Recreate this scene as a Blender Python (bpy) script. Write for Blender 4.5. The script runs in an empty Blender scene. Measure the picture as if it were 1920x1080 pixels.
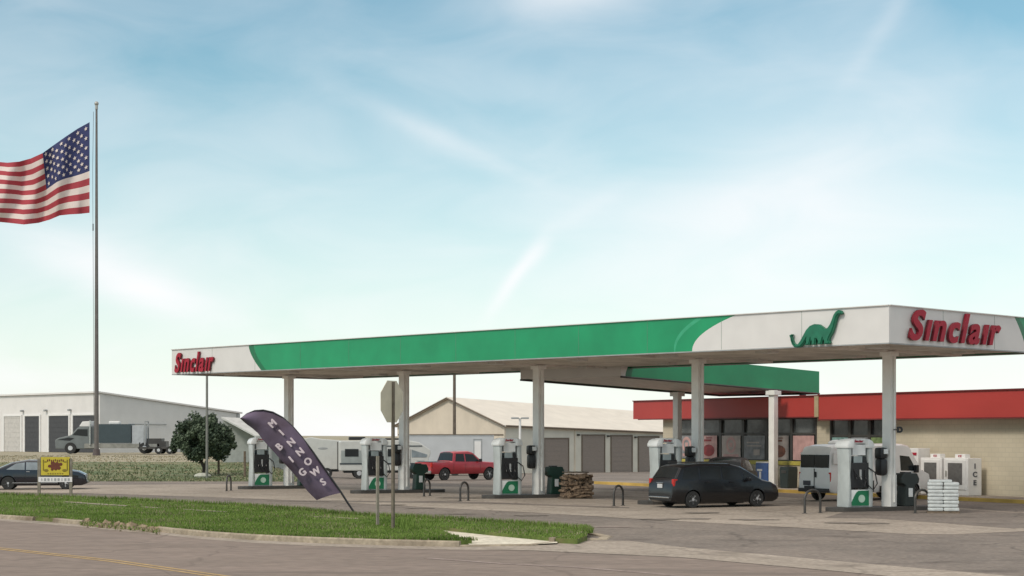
import bpy, bmesh, math, random
from mathutils import Vector, Matrix
random.seed(7)
R = math.radians
sc = bpy.context.scene
col = sc.collection

# ------------------------------------------------------------------ camera
EYE, F, HZ = 2.75, 3250.0, 815.0          # eye height, focal length and horizon row of the photograph
cd = bpy.data.cameras.new('camera')
cam = bpy.data.objects.new('camera', cd); col.objects.link(cam)
cam.location = (0, 0, EYE); cam.rotation_euler = (R(90), 0, 0)
cd.sensor_width = 36; cd.lens = 36 * F / 1920
cd.shift_y = (HZ - 540) / 1920
cd.clip_start = 0.5; cd.clip_end = 6000
sc.camera = cam

# ------------------------------------------------------------------ world, sun, exposure
SUN_EL, SUN_AZ = R(44), R(222)            # azimuth clockwise from +Y: behind the camera to the left
w = bpy.data.worlds.new('World'); sc.world = w; w.use_nodes = True
nt = w.node_tree; N = nt.nodes; L = nt.links
for n in list(N): N.remove(n)
def nd(t, **k):
    n = N.new(t)
    for a, b in k.items(): setattr(n, a, b)
    return n
def mth(op, a, b=None, c=None):
    n = nd('ShaderNodeMath', operation=op)
    for i, v in enumerate((a, b, c)):
        if v is None: continue
        if isinstance(v, (int, float)): n.inputs[i].default_value = v
        else: L.new(v, n.inputs[i])
    return n.outputs[0]
sky = nd('ShaderNodeTexSky', sky_type='NISHITA', sun_disc=False)
sky.sun_elevation = SUN_EL; sky.sun_rotation = SUN_AZ
sky.air_density = 1.0; sky.dust_density = 0.4; sky.ozone_density = 1.6
tc = nd('ShaderNodeTexCoord'); sp = nd('ShaderNodeSeparateXYZ'); L.new(tc.outputs['Generated'], sp.inputs[0])
X_, Y_, Z_ = sp.outputs
az = mth('ARCTAN2', X_, Y_); el = mth('ARCSINE', Z_)
def gauss(a0, e0, sa, se, rot=0.0, amp=1.0):
    da = mth('SUBTRACT', az, a0); de = mth('SUBTRACT', el, e0)
    c, s = math.cos(rot), math.sin(rot)
    p = mth('ADD', mth('MULTIPLY', da, c / sa), mth('MULTIPLY', de, s / sa))
    q = mth('ADD', mth('MULTIPLY', da, -s / se), mth('MULTIPLY', de, c / se))
    r = mth('ADD', mth('MULTIPLY', p, p), mth('MULTIPLY', q, q))
    return mth('MULTIPLY', mth('EXPONENT', mth('MULTIPLY', r, -1.0)), amp)
def A(px): return math.atan((px - 960) / F)
def E(py): return math.atan((HZ - py) / F)
cmb = nd('ShaderNodeCombineXYZ'); L.new(mth('MULTIPLY', az, 9.0), cmb.inputs[0]); L.new(mth('MULTIPLY', el, 24.0), cmb.inputs[1])
rotm = nd('ShaderNodeMapping'); rotm.inputs['Rotation'].default_value = (0, 0, R(-18)); L.new(cmb.outputs[0], rotm.inputs[0])
nz = nd('ShaderNodeTexNoise'); nz.inputs['Scale'].default_value = 1.1; nz.inputs['Detail'].default_value = 6; nz.inputs['Roughness'].default_value = 0.52
nz.inputs['Distortion'].default_value = 0.6
L.new(rotm.outputs[0], nz.inputs['Vector'])
nn = mth('SUBTRACT', nz.outputs['Fac'], 0.5)
# thin veil that thickens towards the horizon, plus the cloud banks and the contrail of this sky
veil = mth('EXPONENT', mth('MULTIPLY', mth('MAXIMUM', el, 0.0), -7.6))
fac = mth('ADD', mth('ADD', mth('MULTIPLY', veil, 0.84), .035), mth('MULTIPLY', nn, 0.52))
for g in (gauss(A(1500), E(400), .10, .045, R(0), .30), gauss(A(1050), E(-10), .045, .014, R(8), .42),
          gauss(A(1300), E(560), .16, .03, R(0), .12), gauss(A(1500), E(330), .09, .025, R(25), .16), gauss(A(900), E(150), .06, .012, R(-14), .12), gauss(A(240), E(500), .05, .02, R(-28), .14), gauss(A(230), E(530), .055, .012, R(-22), .30),
          gauss(A(820), E(255), .05, .006, R(-24), .20), gauss(A(965), E(520), .024, .0040, R(55), .34), gauss(A(1010), E(475), .010, .0045, R(48), .22),
          gauss(A(1090), E(400), .03, .006, R(30), .10), gauss(A(1640), E(90), .03, .006, R(55), .12), gauss(A(1690), E(20), .018, .006, R(62), .06),
          gauss(A(520), E(90), .12, .03, R(0), -.12), gauss(A(1900), E(0), .05, .03, R(0), -.22),
          gauss(A(1100), E(210), .06, .02, R(-10), -.10)):
    fac = mth('ADD', fac, g)
fac = mth('MINIMUM', mth('MAXIMUM', fac, 0.0), 1.0)
mix = nd('ShaderNodeMix', data_type='RGBA'); L.new(fac, mix.inputs['Factor'])
skm = nd('ShaderNodeMix', data_type='RGBA', blend_type='MULTIPLY'); skm.inputs['Factor'].default_value = 1
L.new(sky.outputs[0], skm.inputs['A']); skm.inputs['B'].default_value = (0.62, .755, 0.655, 1)
L.new(skm.outputs['Result'], mix.inputs['A']); mix.inputs['B'].default_value = (5.65, 5.6, 5.7, 1)
up = nd('ShaderNodeMapRange', interpolation_type='SMOOTHSTEP'); L.new(el, up.inputs['Value'])
up.inputs['From Min'].default_value = .27; up.inputs['From Max'].default_value = .62; up.inputs['To Max'].default_value = .8
high = nd('ShaderNodeMix', data_type='RGBA'); L.new(up.outputs[0], high.inputs['Factor'])       # warm cloud white added above the frame to warm and brighten the light
L.new(mix.outputs['Result'], high.inputs['A']); high.inputs['B'].default_value = (6.3, 5.9, 5.5, 1); mix = high
bg = nd('ShaderNodeBackground'); bg.inputs['Strength'].default_value = 0.115
L.new(mix.outputs['Result'], bg.inputs[0])
out = nd('ShaderNodeOutputWorld'); L.new(bg.outputs[0], out.inputs[0])
sd = bpy.data.lights.new('sun', 'SUN'); sd.energy = 1.25; sd.angle = R(12); sd.color = (1, .93, .83)
so = bpy.data.objects.new('sun', sd); col.objects.link(so)
sdir = Vector((math.sin(SUN_AZ) * math.cos(SUN_EL), math.cos(SUN_AZ) * math.cos(SUN_EL), math.sin(SUN_EL)))
so.rotation_euler = (-sdir).to_track_quat('-Z', 'Y').to_euler()
sc.view_settings.view_transform = 'Standard'; sc.view_settings.look = 'None'
sc.view_settings.exposure = 0.66; sc.view_settings.gamma = 1; sc.view_settings.use_curve_mapping = False

# ------------------------------------------------------------------ helpers
def P(px, py, D):
    return Vector(((px - 960) / F * D, D, EYE + (HZ - py) / F * D))
def G(px, py, z=0.0):
    D = (EYE - z) * F / (py - HZ)
    return Vector(((px - 960) / F * D, D, z))
S_ = Vector((.7127, .7015, 0)); L_ = Vector((-.7015, .7127, 0))     # canopy short and long directions
ROT_S = math.atan2(.7015, .7127)
ROT_I = R(24); I_ = Vector((math.cos(R(24)), math.sin(R(24)), 0)); J_ = Vector((-I_.y, I_.x, 0))

def smooth(t):
    t = max(0, min(1, t)); return t * t * (3 - 2 * t)
def H(x, y):
    if y < 90: return 0.0
    u = x / y
    k = smooth((u + .155) / .045)
    hl = 1.0 * smooth((y - 101) / 42)
    hr = -min(1.8, .012 * max(0, y - 100))
    return hl * (1 - k) + hr * k

MATS = {}
def mat(name, c, rough=.6, metal=0.0, var=.10, scale=3.0, bump=0.0, bscale=40, c2=None, spec=.5, trans=0, stretch=None, detail=4, coat=0):
    if name in MATS: return MATS[name]
    m = bpy.data.materials.new(name); m.use_nodes = True; MATS[name] = m
    t = m.node_tree; b = t.nodes['Principled BSDF']
    b.inputs['Roughness'].default_value = rough; b.inputs['Metallic'].default_value = metal
    b.inputs['Specular IOR Level'].default_value = spec
    b.inputs['Coat Weight'].default_value = coat
    tx = t.nodes.new('ShaderNodeTexCoord'); mp = t.nodes.new('ShaderNodeMapping'); t.links.new(tx.outputs['Object'], mp.inputs[0])
    if stretch: mp.inputs['Scale'].default_value = stretch
    n = t.nodes.new('ShaderNodeTexNoise'); n.inputs['Scale'].default_value = scale; n.inputs['Detail'].default_value = detail
    t.links.new(mp.outputs[0], n.inputs['Vector'])
    r = t.nodes.new('ShaderNodeValToRGB'); r.color_ramp.elements[0].position = .32; r.color_ramp.elements[1].position = .68
    ca = tuple(max(0, v * (1 - var)) for v in c); cb = c2 or tuple(min(1, v * (1 + var)) for v in c)
    r.color_ramp.elements[0].color = (*ca, 1); r.color_ramp.elements[1].color = (*cb, 1)
    t.links.new(n.outputs['Fac'], r.inputs[0]); t.links.new(r.outputs[0], b.inputs['Base Color'])
    if bump:
        n2 = t.nodes.new('ShaderNodeTexNoise'); n2.inputs['Scale'].default_value = bscale; n2.inputs['Detail'].default_value = 5
        t.links.new(tx.outputs['Object'], n2.inputs['Vector'])
        bu = t.nodes.new('ShaderNodeBump'); bu.inputs['Strength'].default_value = bump; bu.inputs['Distance'].default_value = .05
        t.links.new(n2.outputs['Fac'], bu.inputs['Height']); t.links.new(bu.outputs[0], b.inputs['Normal'])
    return m

def face_up(o):
    bm = bmesh.new(); bm.from_mesh(o.data); bm.normal_update()
    bmesh.ops.reverse_faces(bm, faces=[f for f in bm.faces if f.normal.z < 0]); bm.to_mesh(o.data); bm.free(); return o
def fill(bm_, pts):
    from mathutils.geometry import tessellate_polygon
    vs = [bm_.verts.new(p) for p in pts]
    for t in tessellate_polygon([[Vector((p[0], p[1], 0)) for p in pts]]):
        try: bm_.faces.new([vs[i] for i in t])
        except ValueError: pass
class MB:
    def __init__(s): s.b = bmesh.new(); s.mi = 0
    def _mark(s, fs):
        for f in fs: f.material_index = s.mi
    def box(s, c, d, rz=0, bev=0, M=None):
        r = bmesh.ops.create_cube(s.b, size=1)
        vs = r['verts']; T = Matrix.Translation(c) @ Matrix.Rotation(rz, 4, 'Z') @ Matrix.Diagonal((*d, 1))
        if M: T = M @ T
        bmesh.ops.transform(s.b, matrix=T, verts=vs)
        fs = {f for v in vs for f in v.link_faces}; s._mark(fs)
        if bev:
            es = list({e for v in vs for e in v.link_edges})
            rr = bmesh.ops.bevel(s.b, geom=es, offset=bev, segments=2, affect='EDGES', profile=.6)
            s._mark(rr['faces'])
        return s
    def cyl(s, p0, p1, r0, r1=None, n=12, cap=True):
        p0, p1 = Vector(p0), Vector(p1); r1 = r0 if r1 is None else r1
        d = p1 - p0; q = d.to_track_quat('Z', 'Y').to_matrix().to_4x4()
        r = bmesh.ops.create_cone(s.b, cap_ends=cap, segments=n, radius1=r0, radius2=r1, depth=d.length)
        bmesh.ops.transform(s.b, matrix=Matrix.Translation((p0 + p1) / 2) @ q, verts=r['verts'])
        s._mark({f for v in r['verts'] for f in v.link_faces}); return s
    def sph(s, c, r, sc_=(1, 1, 1), n=12):
        q = bmesh.ops.create_uvsphere(s.b, u_segments=n, v_segments=max(6, n // 2), radius=r)
        bmesh.ops.transform(s.b, matrix=Matrix.Translation(c) @ Matrix.Diagonal((*sc_, 1)), verts=q['verts'])
        s._mark({f for v in q['verts'] for f in v.link_faces}); return s
    def tube(s, pts, r, n=8):
        pts = [Vector(p) for p in pts]; rings = []
        for i, p in enumerate(pts):
            d = (pts[min(i + 1, len(pts) - 1)] - pts[max(i - 1, 0)]).normalized()
            q = d.to_track_quat('Z', 'Y'); rr = r[i] if isinstance(r, (list, tuple)) else r
            rings.append([s.b.verts.new(p + q @ Vector((rr * math.cos(6.2832 * k / n), rr * math.sin(6.2832 * k / n), 0))) for k in range(n)])
        fs = []
        for a, b in zip(rings, rings[1:]):
            # align the rings
            off = min(range(n), key=lambda o: (a[0].co - b[o].co).length)
            for k in range(n):
                fs.append(s.b.faces.new((a[k], a[(k + 1) % n], b[(k + 1 + off) % n], b[(k + off) % n])))
        fs.append(s.b.faces.new(rings[0][::-1])); fs.append(s.b.faces.new(rings[-1])); s._mark(fs); return s
    def poly(s, pts):
        f = s.b.faces.new([s.b.verts.new(p) for p in pts]); s._mark([f]); return s
    def prism(s, prof, y0, y1, bev=0):      # prof in (x, z), extruded along y
        a = [s.b.verts.new((x, y0, z)) for x, z in prof]; b = [s.b.verts.new((x, y1, z)) for x, z in prof]
        fs = [s.b.faces.new(a), s.b.faces.new(b[::-1])]; n = len(prof)
        for i in range(n): fs.append(s.b.faces.new((a[i], b[i], b[(i + 1) % n], a[(i + 1) % n])))
        s._mark(fs); bmesh.ops.recalc_face_normals(s.b, faces=fs)
        if bev:
            es = list({e for f in fs for e in f.edges})
            r = bmesh.ops.bevel(s.b, geom=es, offset=bev, segments=2, affect='EDGES', profile=.6); s._mark(r['faces'])
        return s
    def slab(s, pts, z0, z1):               # vertical prism over an (x, y) outline
        a = [s.b.verts.new((p[0], p[1], z0)) for p in pts]; b = [s.b.verts.new((p[0], p[1], z1)) for p in pts]
        fs = [s.b.faces.new(a[::-1]), s.b.faces.new(b)]; n = len(pts)
        for i in range(n): fs.append(s.b.faces.new((a[i], a[(i + 1) % n], b[(i + 1) % n], b[i])))
        s._mark(fs); bmesh.ops.recalc_face_normals(s.b, faces=fs); return s
    def lathe(s, prof, c=(0, 0, 0), n=24, axis='Z'):   # prof (r, z)
        rings = []
        for r, z in prof:
            ring = []
            for k in range(n):
                a = 6.28319 * k / n
                v = Vector((r * math.cos(a), r * math.sin(a), z))
                if axis == 'Y': v = Vector((v.x, v.z, v.y))
                ring.append(s.b.verts.new(v + Vector(c)))
            rings.append(ring)
        fs = []
        for a, b in zip(rings, rings[1:]):
            for k in range(n): fs.append(s.b.faces.new((a[k], a[(k + 1) % n], b[(k + 1) % n], b[k])))
        fs.append(s.b.faces.new(rings[0][::-1])); fs.append(s.b.faces.new(rings[-1]))
        s._mark(fs); bmesh.ops.recalc_face_normals(s.b, faces=fs); return s
    def mesh(s, me, M):
        n0 = len(s.b.verts); s.b.from_mesh(me); s.b.verts.ensure_lookup_table()
        vs = s.b.verts[n0:]; bmesh.ops.transform(s.b, matrix=M, verts=vs)
        s._mark({f for v in vs for f in v.link_faces}); return s
    def build(s, name, m, parent=None, sm=False):
        me = bpy.data.meshes.new(name); s.b.normal_update(); s.b.to_mesh(me); s.b.free()
        for x in (m if isinstance(m, (list, tuple)) else [m]): me.materials.append(x)
        if sm:
            me.polygons.foreach_set('use_smooth', [True] * len(me.polygons))
            try: me.set_sharp_from_angle(angle=R(38))
            except Exception: pass
        o = bpy.data.objects.new(name, me); col.objects.link(o)
        if parent: o.parent = parent
        return o
def tag(o, label=None, cat=None, group=None, kind=None):
    if label: o['label'] = label
    if cat: o['category'] = cat
    if group: o['group'] = group
    if kind: o['kind'] = kind
    return o
def empty(name, loc, rz=0.0, **k):
    o = bpy.data.objects.new(name, None); col.objects.link(o); o.location = loc; o.rotation_euler = (0, 0, rz)
    o.empty_display_size = .2
    return tag(o, **k)
KIDS = {}
def copy_tree(o, parent=None):
    c = o.copy(); col.objects.link(c); c.parent = parent
    for ch in [x for x in list(col.objects) if x.parent == o]: copy_tree(ch, c)
    return c
def text_mesh(body, size=1, shear=0, bold=0, sx=1, depth=.02, space=1.0):
    cu = bpy.data.curves.new('lettering', 'FONT'); cu.body = body; cu.size = size; cu.shear = shear
    cu.offset = bold; cu.extrude = depth / 2; cu.align_x = 'CENTER'; cu.align_y = 'CENTER'; cu.space_character = space
    o = bpy.data.objects.new('lettering', cu); col.objects.link(o)
    dg = bpy.context.evaluated_depsgraph_get(); dg.update()
    me = bpy.data.meshes.new_from_object(o.evaluated_get(dg))
    bpy.data.objects.remove(o); me.transform(Matrix.Diagonal((sx, 1, 1, 1)))
    xs = [v.co.x for v in me.vertices]; ys = [v.co.y for v in me.vertices]
    me.transform(Matrix.Translation((-(max(xs) + min(xs)) / 2, -(max(ys) + min(ys)) / 2, 0)))
    me['w'] = max(xs) - min(xs); me['h'] = max(ys) - min(ys)
    return me
def face_matrix(origin, right, up):         # puts a text (x right, y up) on a wall
    r = Vector(right).normalized(); u = Vector(up).normalized(); n = r.cross(u)
    M = Matrix((r, u, n)).transposed().to_4x4(); M.translation = Vector(origin); return M
def boolean_cut(o, cutters):
    for c in cutters:
        md = o.modifiers.new('cut', 'BOOLEAN'); md.object = c; md.operation = 'DIFFERENCE'; md.solver = 'EXACT'
    dg = bpy.context.evaluated_depsgraph_get(); dg.update()
    me = bpy.data.meshes.new_from_object(o.evaluated_get(dg))
    o.modifiers.clear(); o.data = me
    for c in cutters: bpy.data.objects.remove(c)

# ------------------------------------------------------------------ materials
def ground_mat(name, base, patch, crack=0.0, dirt=None, bump=.25, s1=.22, stretch=(1, 1, 1)):
    m = bpy.data.materials.new(name); m.use_nodes = True; t = m.node_tree; b = t.nodes['Principled BSDF']; b.inputs['Roughness'].default_value = .9
    b.inputs['Specular IOR Level'].default_value = .25
    g = t.nodes.new('ShaderNodeNewGeometry')
    mp = t.nodes.new('ShaderNodeMapping'); mp.inputs['Scale'].default_value = stretch; mp.inputs['Rotation'].default_value = (0, 0, R(-30))
    t.links.new(g.outputs['Position'], mp.inputs[0])
    def noise(sc_, det=5, vec=None):
        n = t.nodes.new('ShaderNodeTexNoise'); n.inputs['Scale'].default_value = sc_; n.inputs['Detail'].default_value = det
        t.links.new(vec or mp.outputs[0], n.inputs['Vector']); return n.outputs['Fac']
    def ramp(fac, p0, p1, a=(0, 0, 0, 1), c=(1, 1, 1, 1)):
        r = t.nodes.new('ShaderNodeValToRGB'); r.color_ramp.elements[0].position = p0; r.color_ramp.elements[1].position = p1
        r.color_ramp.elements[0].color = a; r.color_ramp.elements[1].color = c; t.links.new(fac, r.inputs[0]); return r.outputs[0]
    def mixc(f, a, c, mode='MIX'):
        x = t.nodes.new('ShaderNodeMix'); x.data_type = 'RGBA'; x.blend_type = mode
        for k, v in ((0, f), ('A', a), ('B', c)):
            i = x.inputs['Factor'] if k == 0 else x.inputs[k]
            if isinstance(v, tuple): i.default_value = (*v, 1)
            elif isinstance(v, float): i.default_value = v
            else: t.links.new(v, i)
        return x.outputs['Result']
    c = mixc(ramp(noise(s1), .35, .65), base, patch)
    c = mixc(.7, c, ramp(noise(7, 10), .25, .75, (.55, .55, .55, 1), (1.4, 1.4, 1.4, 1)), 'MULTIPLY')
    c = mixc(.5, c, ramp(noise(1.3, 6), .3, .7, (.8, .8, .8, 1), (1.18, 1.18, 1.18, 1)), 'MULTIPLY')
    if dirt: c = mixc(ramp(noise(.6, 8), .56, .72), c, dirt)
    if crack:
        v = t.nodes.new('ShaderNodeTexVoronoi'); v.feature = 'DISTANCE_TO_EDGE'; v.inputs['Scale'].default_value = .16
        wv = t.nodes.new('ShaderNodeVectorMath'); wv.operation = 'ADD'
        nn_ = t.nodes.new('ShaderNodeTexNoise'); nn_.inputs['Scale'].default_value = .7; t.links.new(g.outputs['Position'], nn_.inputs['Vector'])
        t.links.new(g.outputs['Position'], wv.inputs[0]); t.links.new(nn_.outputs['Color'], wv.inputs[1]); t.links.new(wv.outputs[0], v.inputs['Vector'])
        c = mixc(ramp(v.outputs['Distance'], .0, .012, (crack, crack, crack, 1), (0, 0, 0, 1)), c, tuple(x * .45 for x in base))
    t.links.new(c, b.inputs['Base Color'])
    bu = t.nodes.new('ShaderNodeBump'); bu.inputs['Strength'].default_value = bump; bu.inputs['Distance'].default_value = .03
    t.links.new(noise(30, 6), bu.inputs['Height']); t.links.new(bu.outputs[0], b.inputs['Normal'])
    return m
M_asph = ground_mat('lot asphalt', (.175, .15, .13), (.225, .19, .162), .6, (.125, .105, .09))
M_road = ground_mat('road asphalt', (.205, .165, .138), (.245, .195, .165), .35, (.165, .135, .115), stretch=(.35, 1.4, 1))
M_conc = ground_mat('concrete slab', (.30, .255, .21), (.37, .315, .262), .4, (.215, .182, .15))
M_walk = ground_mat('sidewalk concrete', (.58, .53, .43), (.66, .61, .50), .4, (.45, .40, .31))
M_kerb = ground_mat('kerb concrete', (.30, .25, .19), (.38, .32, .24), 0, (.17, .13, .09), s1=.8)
M_field = ground_mat('field', (.30, .27, .19), (.36, .32, .24), 0, (.24, .23, .15), s1=.1)
M_bank = ground_mat('bank grass', (.105, .145, .07), (.22, .205, .12), 0, (.085, .13, .055), s1=.45, stretch=(.5, 1.0, 1))
M_verge = ground_mat('verge grass', (.085, .125, .028), (.12, .165, .04), 0, (.19, .17, .08), s1=.6)
white = mat('white paint', (.74, .72, .70), .45, var=.04)
fascia_w = mat('white fascia panel', (.68, .65, .625), .42, var=.035, scale=1.2)
fascia_g = mat('green fascia panel', (.010, .28, .115), .35, var=.12, scale=.6)
fascia_gd = mat('dark green band', (.006, .15, .06), .35, var=.05)
soffit_m = mat('soffit panel', (.66, .615, .57), .55, var=.18, scale=.8, stretch=(1, 1, 1))
colm = mat('column paint', (.84, .82, .78), .5, var=.06, scale=2)
redpl = mat('red letters', (.36, .006, .026), .6, var=.05)
red_dk = mat('dark red letter edge', (.16, .005, .015), .4)
steel_dk = mat('dark steel', (.07, .065, .06), .5, metal=.3)
steel = mat('galvanised steel', (.38, .37, .34), .5, metal=.5, var=.1)
black = mat('black plastic', (.018, .018, .02), .4)
rubber = mat('tyre rubber', (.03, .03, .03), .85)
rim_m = mat('alloy rim', (.62, .62, .63), .4, metal=.5)
glass_d = mat('dark window glass', (.02, .024, .026), .12, spec=.35, var=.2, scale=.5)
glass_s = mat('store window glass', (.035, .037, .04), .15, spec=.45, var=.5, scale=1.1, c2=(.13, .14, .14))
glass_l = mat('pale window glass', (.22, .26, .28), .1, spec=.8, var=.35, scale=1.2)
chrome = mat('bright trim', (.6, .6, .6), .2, metal=.9)
gray = mat('grey paint', (.33, .34, .34), .5)
wood = mat('weathered wood', (.16, .12, .085), .85, var=.35, scale=6, stretch=(1, 1, 6))

# ------------------------------------------------------------------ the ground
def sheet(name, xs, ys, m, dz, keep=lambda x, y: True):
    b = MB(); vv = {}
    def v(i, j):
        if (i, j) not in vv: vv[i, j] = b.b.verts.new((xs[i], ys[j], H(xs[i], ys[j]) + dz))
        return vv[i, j]
    for i in range(len(xs) - 1):
        for j in range(len(ys) - 1):
            if keep((xs[i] + xs[i + 1]) / 2, (ys[j] + ys[j + 1]) / 2):
                b.b.faces.new((v(i, j), v(i + 1, j), v(i + 1, j + 1), v(i, j + 1)))
    return b.build(name, m, sm=True)
def frange(a, b, s):
    o = []
    while a < b - 1e-6: o.append(a); a += s
    return o + [b]
xs = [-3000, -1500, -700, -350, -180] + frange(-110, 110, 1.5) + [180, 350, 700, 1500, 3000]
ys = [-60, -20] + frange(0, 88, 8) + frange(89, 200, 1.5) + [220, 260, 320, 420, 600, 900, 1500, 3000, 5000]
g = sheet('ground', xs, ys, [M_field, M_bank], -.05); tag(g, kind='structure')
for p in g.data.polygons:
    c = p.center
    if 100 < c.y < 129 and c.x < -8: p.material_index = 1
lx = frange(-110, 110, .9); ly = frange(-12, 88, 10) + frange(90, 190, .8)
def in_lot(x, y):
    if y < 101.6: return True
    return x / y > -.118 + .002 * math.sin(y)
g = sheet('parking_lot', lx, ly, M_asph, 0.0, in_lot); tag(g, kind='structure')

def flat(name, pxs, m, z, kind='structure'):
    b = MB(); fill(b.b, [G(px, py, z) for px, py in pxs])
    o = b.build(name, m)
    face_up(o)
    return tag(o, kind=kind)
def away(pts):  # extends outline points given as pixels
    return pts
# kerb line of the road (foot of the kerb), as pixels of the flat ground
KL = [(-700, 925), (-300, 948), (0, 973), (150, 984), (300, 998), (375, 1006), (475, 1013), (600, 1019), (760, 1024), (880, 1026), (1000, 1024), (1060, 1018)]
road = MB()
rp = [G(px, py, .004) for px, py in [(-700, 925), (-300, 951), (0, 976), (150, 988), (300, 1002), (375, 1010), (475, 1017.5), (600, 1024), (760, 1029), (880, 1031), (1000, 1033), (1280, 1046), (1560, 1071), (1920, 1105), (2600, 1200)]]
rp += [Vector((40, 6, .004)), Vector((40, -12, .004)), Vector((-60, -12, .004)), Vector((-90, 60, .004))]
fill(road.b, rp)
o = road.build('road', M_road); tag(o, kind='structure')
face_up(o)
# concrete gutter pan that runs on across the driveway
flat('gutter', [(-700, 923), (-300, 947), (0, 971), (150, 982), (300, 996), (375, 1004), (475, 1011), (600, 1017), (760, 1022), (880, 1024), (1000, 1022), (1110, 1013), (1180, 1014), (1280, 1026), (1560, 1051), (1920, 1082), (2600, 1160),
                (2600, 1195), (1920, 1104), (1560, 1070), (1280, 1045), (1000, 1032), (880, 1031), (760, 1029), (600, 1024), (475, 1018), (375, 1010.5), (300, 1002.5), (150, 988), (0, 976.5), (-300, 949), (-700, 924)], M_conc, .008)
# concrete apron under and in front of the canopy
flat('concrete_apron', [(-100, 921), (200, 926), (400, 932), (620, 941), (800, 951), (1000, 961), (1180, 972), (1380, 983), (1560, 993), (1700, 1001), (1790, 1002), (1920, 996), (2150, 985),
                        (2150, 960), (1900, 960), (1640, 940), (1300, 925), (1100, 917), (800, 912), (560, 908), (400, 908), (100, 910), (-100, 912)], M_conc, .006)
flat('asphalt_patch', [(1545, 971), (1640, 972), (1760, 980), (1900, 991), (2150, 972), (2150, 961), (1900, 961), (1660, 948), (1590, 958)], M_asph, .010)
flat('asphalt_seam', [(500, 937), (900, 941), (1180, 951), (1180, 953), (900, 944), (500, 939)], M_asph, .0105)
M_yel = ground_mat('worn yellow paint', (.44, .30, .13), (.38, .27, .14), 0, (.25, .19, .14), s1=2)
def stripe(name, pts, wd, m, z, off=0):
    b = MB(); c = [Vector((p.x, p.y, 0)) for p in pts]; Lf, Rt = [], []
    for i, p in enumerate(c):
        d = (c[min(i + 1, len(c) - 1)] - c[max(i - 1, 0)]).normalized(); n = Vector((-d.y, d.x, 0))
        Lf.append(p + n * (off + wd / 2) + Vector((0, 0, z))); Rt.append(p + n * (off - wd / 2) + Vector((0, 0, z)))
    for i in range(len(c) - 1): b.poly([Rt[i], Rt[i + 1], Lf[i + 1], Lf[i]])
    o = b.build(name, m); face_up(o)
    return tag(o, kind='structure')
cl = [G(-300, 998), G(0, 1029), G(210, 1052), G(420, 1082), G(700, 1130)]
stripe('road_marking', cl, .12, M_yel, .009, .12); stripe('road_marking', cl, .12, M_yel, .009, -.12)
M_pale = ground_mat('pale seam', (.29, .235, .21), (.26, .205, .18), 0, (.21, .17, .15), s1=1.2)
stripe('road_seam', [G(800, 1047), G(950, 1058), G(1080, 1064), G(1250, 1078), G(1500, 1110)], .22, M_pale, .010)
stripe('road_seam', [G(1110, 989), G(1180, 989)], .35, M_pale, .011)

b = MB()
M_oil = ground_mat('oil stain', (.185, .158, .135), (.21, .18, .153), 0, None, s1=2)
rr_ = random.Random(3)
for k in range(26):
    px, py = rr_.uniform(480, 1780), rr_.uniform(926, 968); c_ = G(px, py + (px - 480) * .012, .014 + k * .0004); a_ = rr_.uniform(.25, .9); q_ = rr_.uniform(.2, .5)
    b.poly([c_ + Vector((a_ * (1 + .25 * math.sin(j * 2.3 + k)) * math.cos(j * .5236), q_ * (1 + .3 * math.sin(j * 1.7 + k)) * math.sin(j * .5236), 0)) for j in range(12)])
tag(face_up(b.build('oil_stains', M_oil)), kind='structure')
# kerb
def kerb(name, pts, hgt=.15, wd=.17, wobble=0, label=None):
    b = MB(); c = [Vector((p.x, p.y, 0)) for p in pts]; rings = []
    for i, p in enumerate(c):
        d = (c[min(i + 1, len(c) - 1)] - c[max(i - 1, 0)]).normalized(); n = Vector((-d.y, d.x, 0))
        hh = hgt + random.uniform(-wobble, wobble * .3)
        rings.append([p + Vector((0, 0, -.05)), p + n * .02 + Vector((0, 0, hh - .03)), p + n * .05 + Vector((0, 0, hh)), p + n * wd + Vector((0, 0, hh)), p + n * wd + Vector((0, 0, -.05))])
    vr = [[b.b.verts.new(q) for q in r] for r in rings]
    for a, c_ in zip(vr, vr[1:]):
        for k in range(4): b.b.faces.new((a[k], c_[k], c_[k + 1], a[k + 1]))
    b.b.faces.new(vr[0]); b.b.faces.new(vr[-1][::-1])
    bmesh.ops.recalc_face_normals(b.b, faces=b.b.faces[:])
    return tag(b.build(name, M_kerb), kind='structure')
def resample(pts, step):
    out_ = [pts[0]]
    for a, b in zip(pts, pts[1:]):
        n = max(1, int((b - a).length / step))
        for k in range(1, n + 1): out_.append(a.lerp(b, k / n))
    return out_
KLg = [G(px, py) for px, py in KL]
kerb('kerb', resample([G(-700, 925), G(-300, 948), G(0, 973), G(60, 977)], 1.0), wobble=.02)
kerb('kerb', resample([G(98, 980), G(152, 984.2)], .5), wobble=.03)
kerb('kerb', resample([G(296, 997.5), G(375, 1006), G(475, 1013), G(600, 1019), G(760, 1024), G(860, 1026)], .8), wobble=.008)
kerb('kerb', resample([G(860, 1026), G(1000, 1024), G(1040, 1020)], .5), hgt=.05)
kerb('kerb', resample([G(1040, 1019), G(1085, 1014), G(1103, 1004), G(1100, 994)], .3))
kerb('kerb', resample([G(1100, 1013), G(1140, 1012), G(1150, 1007), G(1120, 1001)], .3), hgt=.03, wd=.3)
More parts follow.
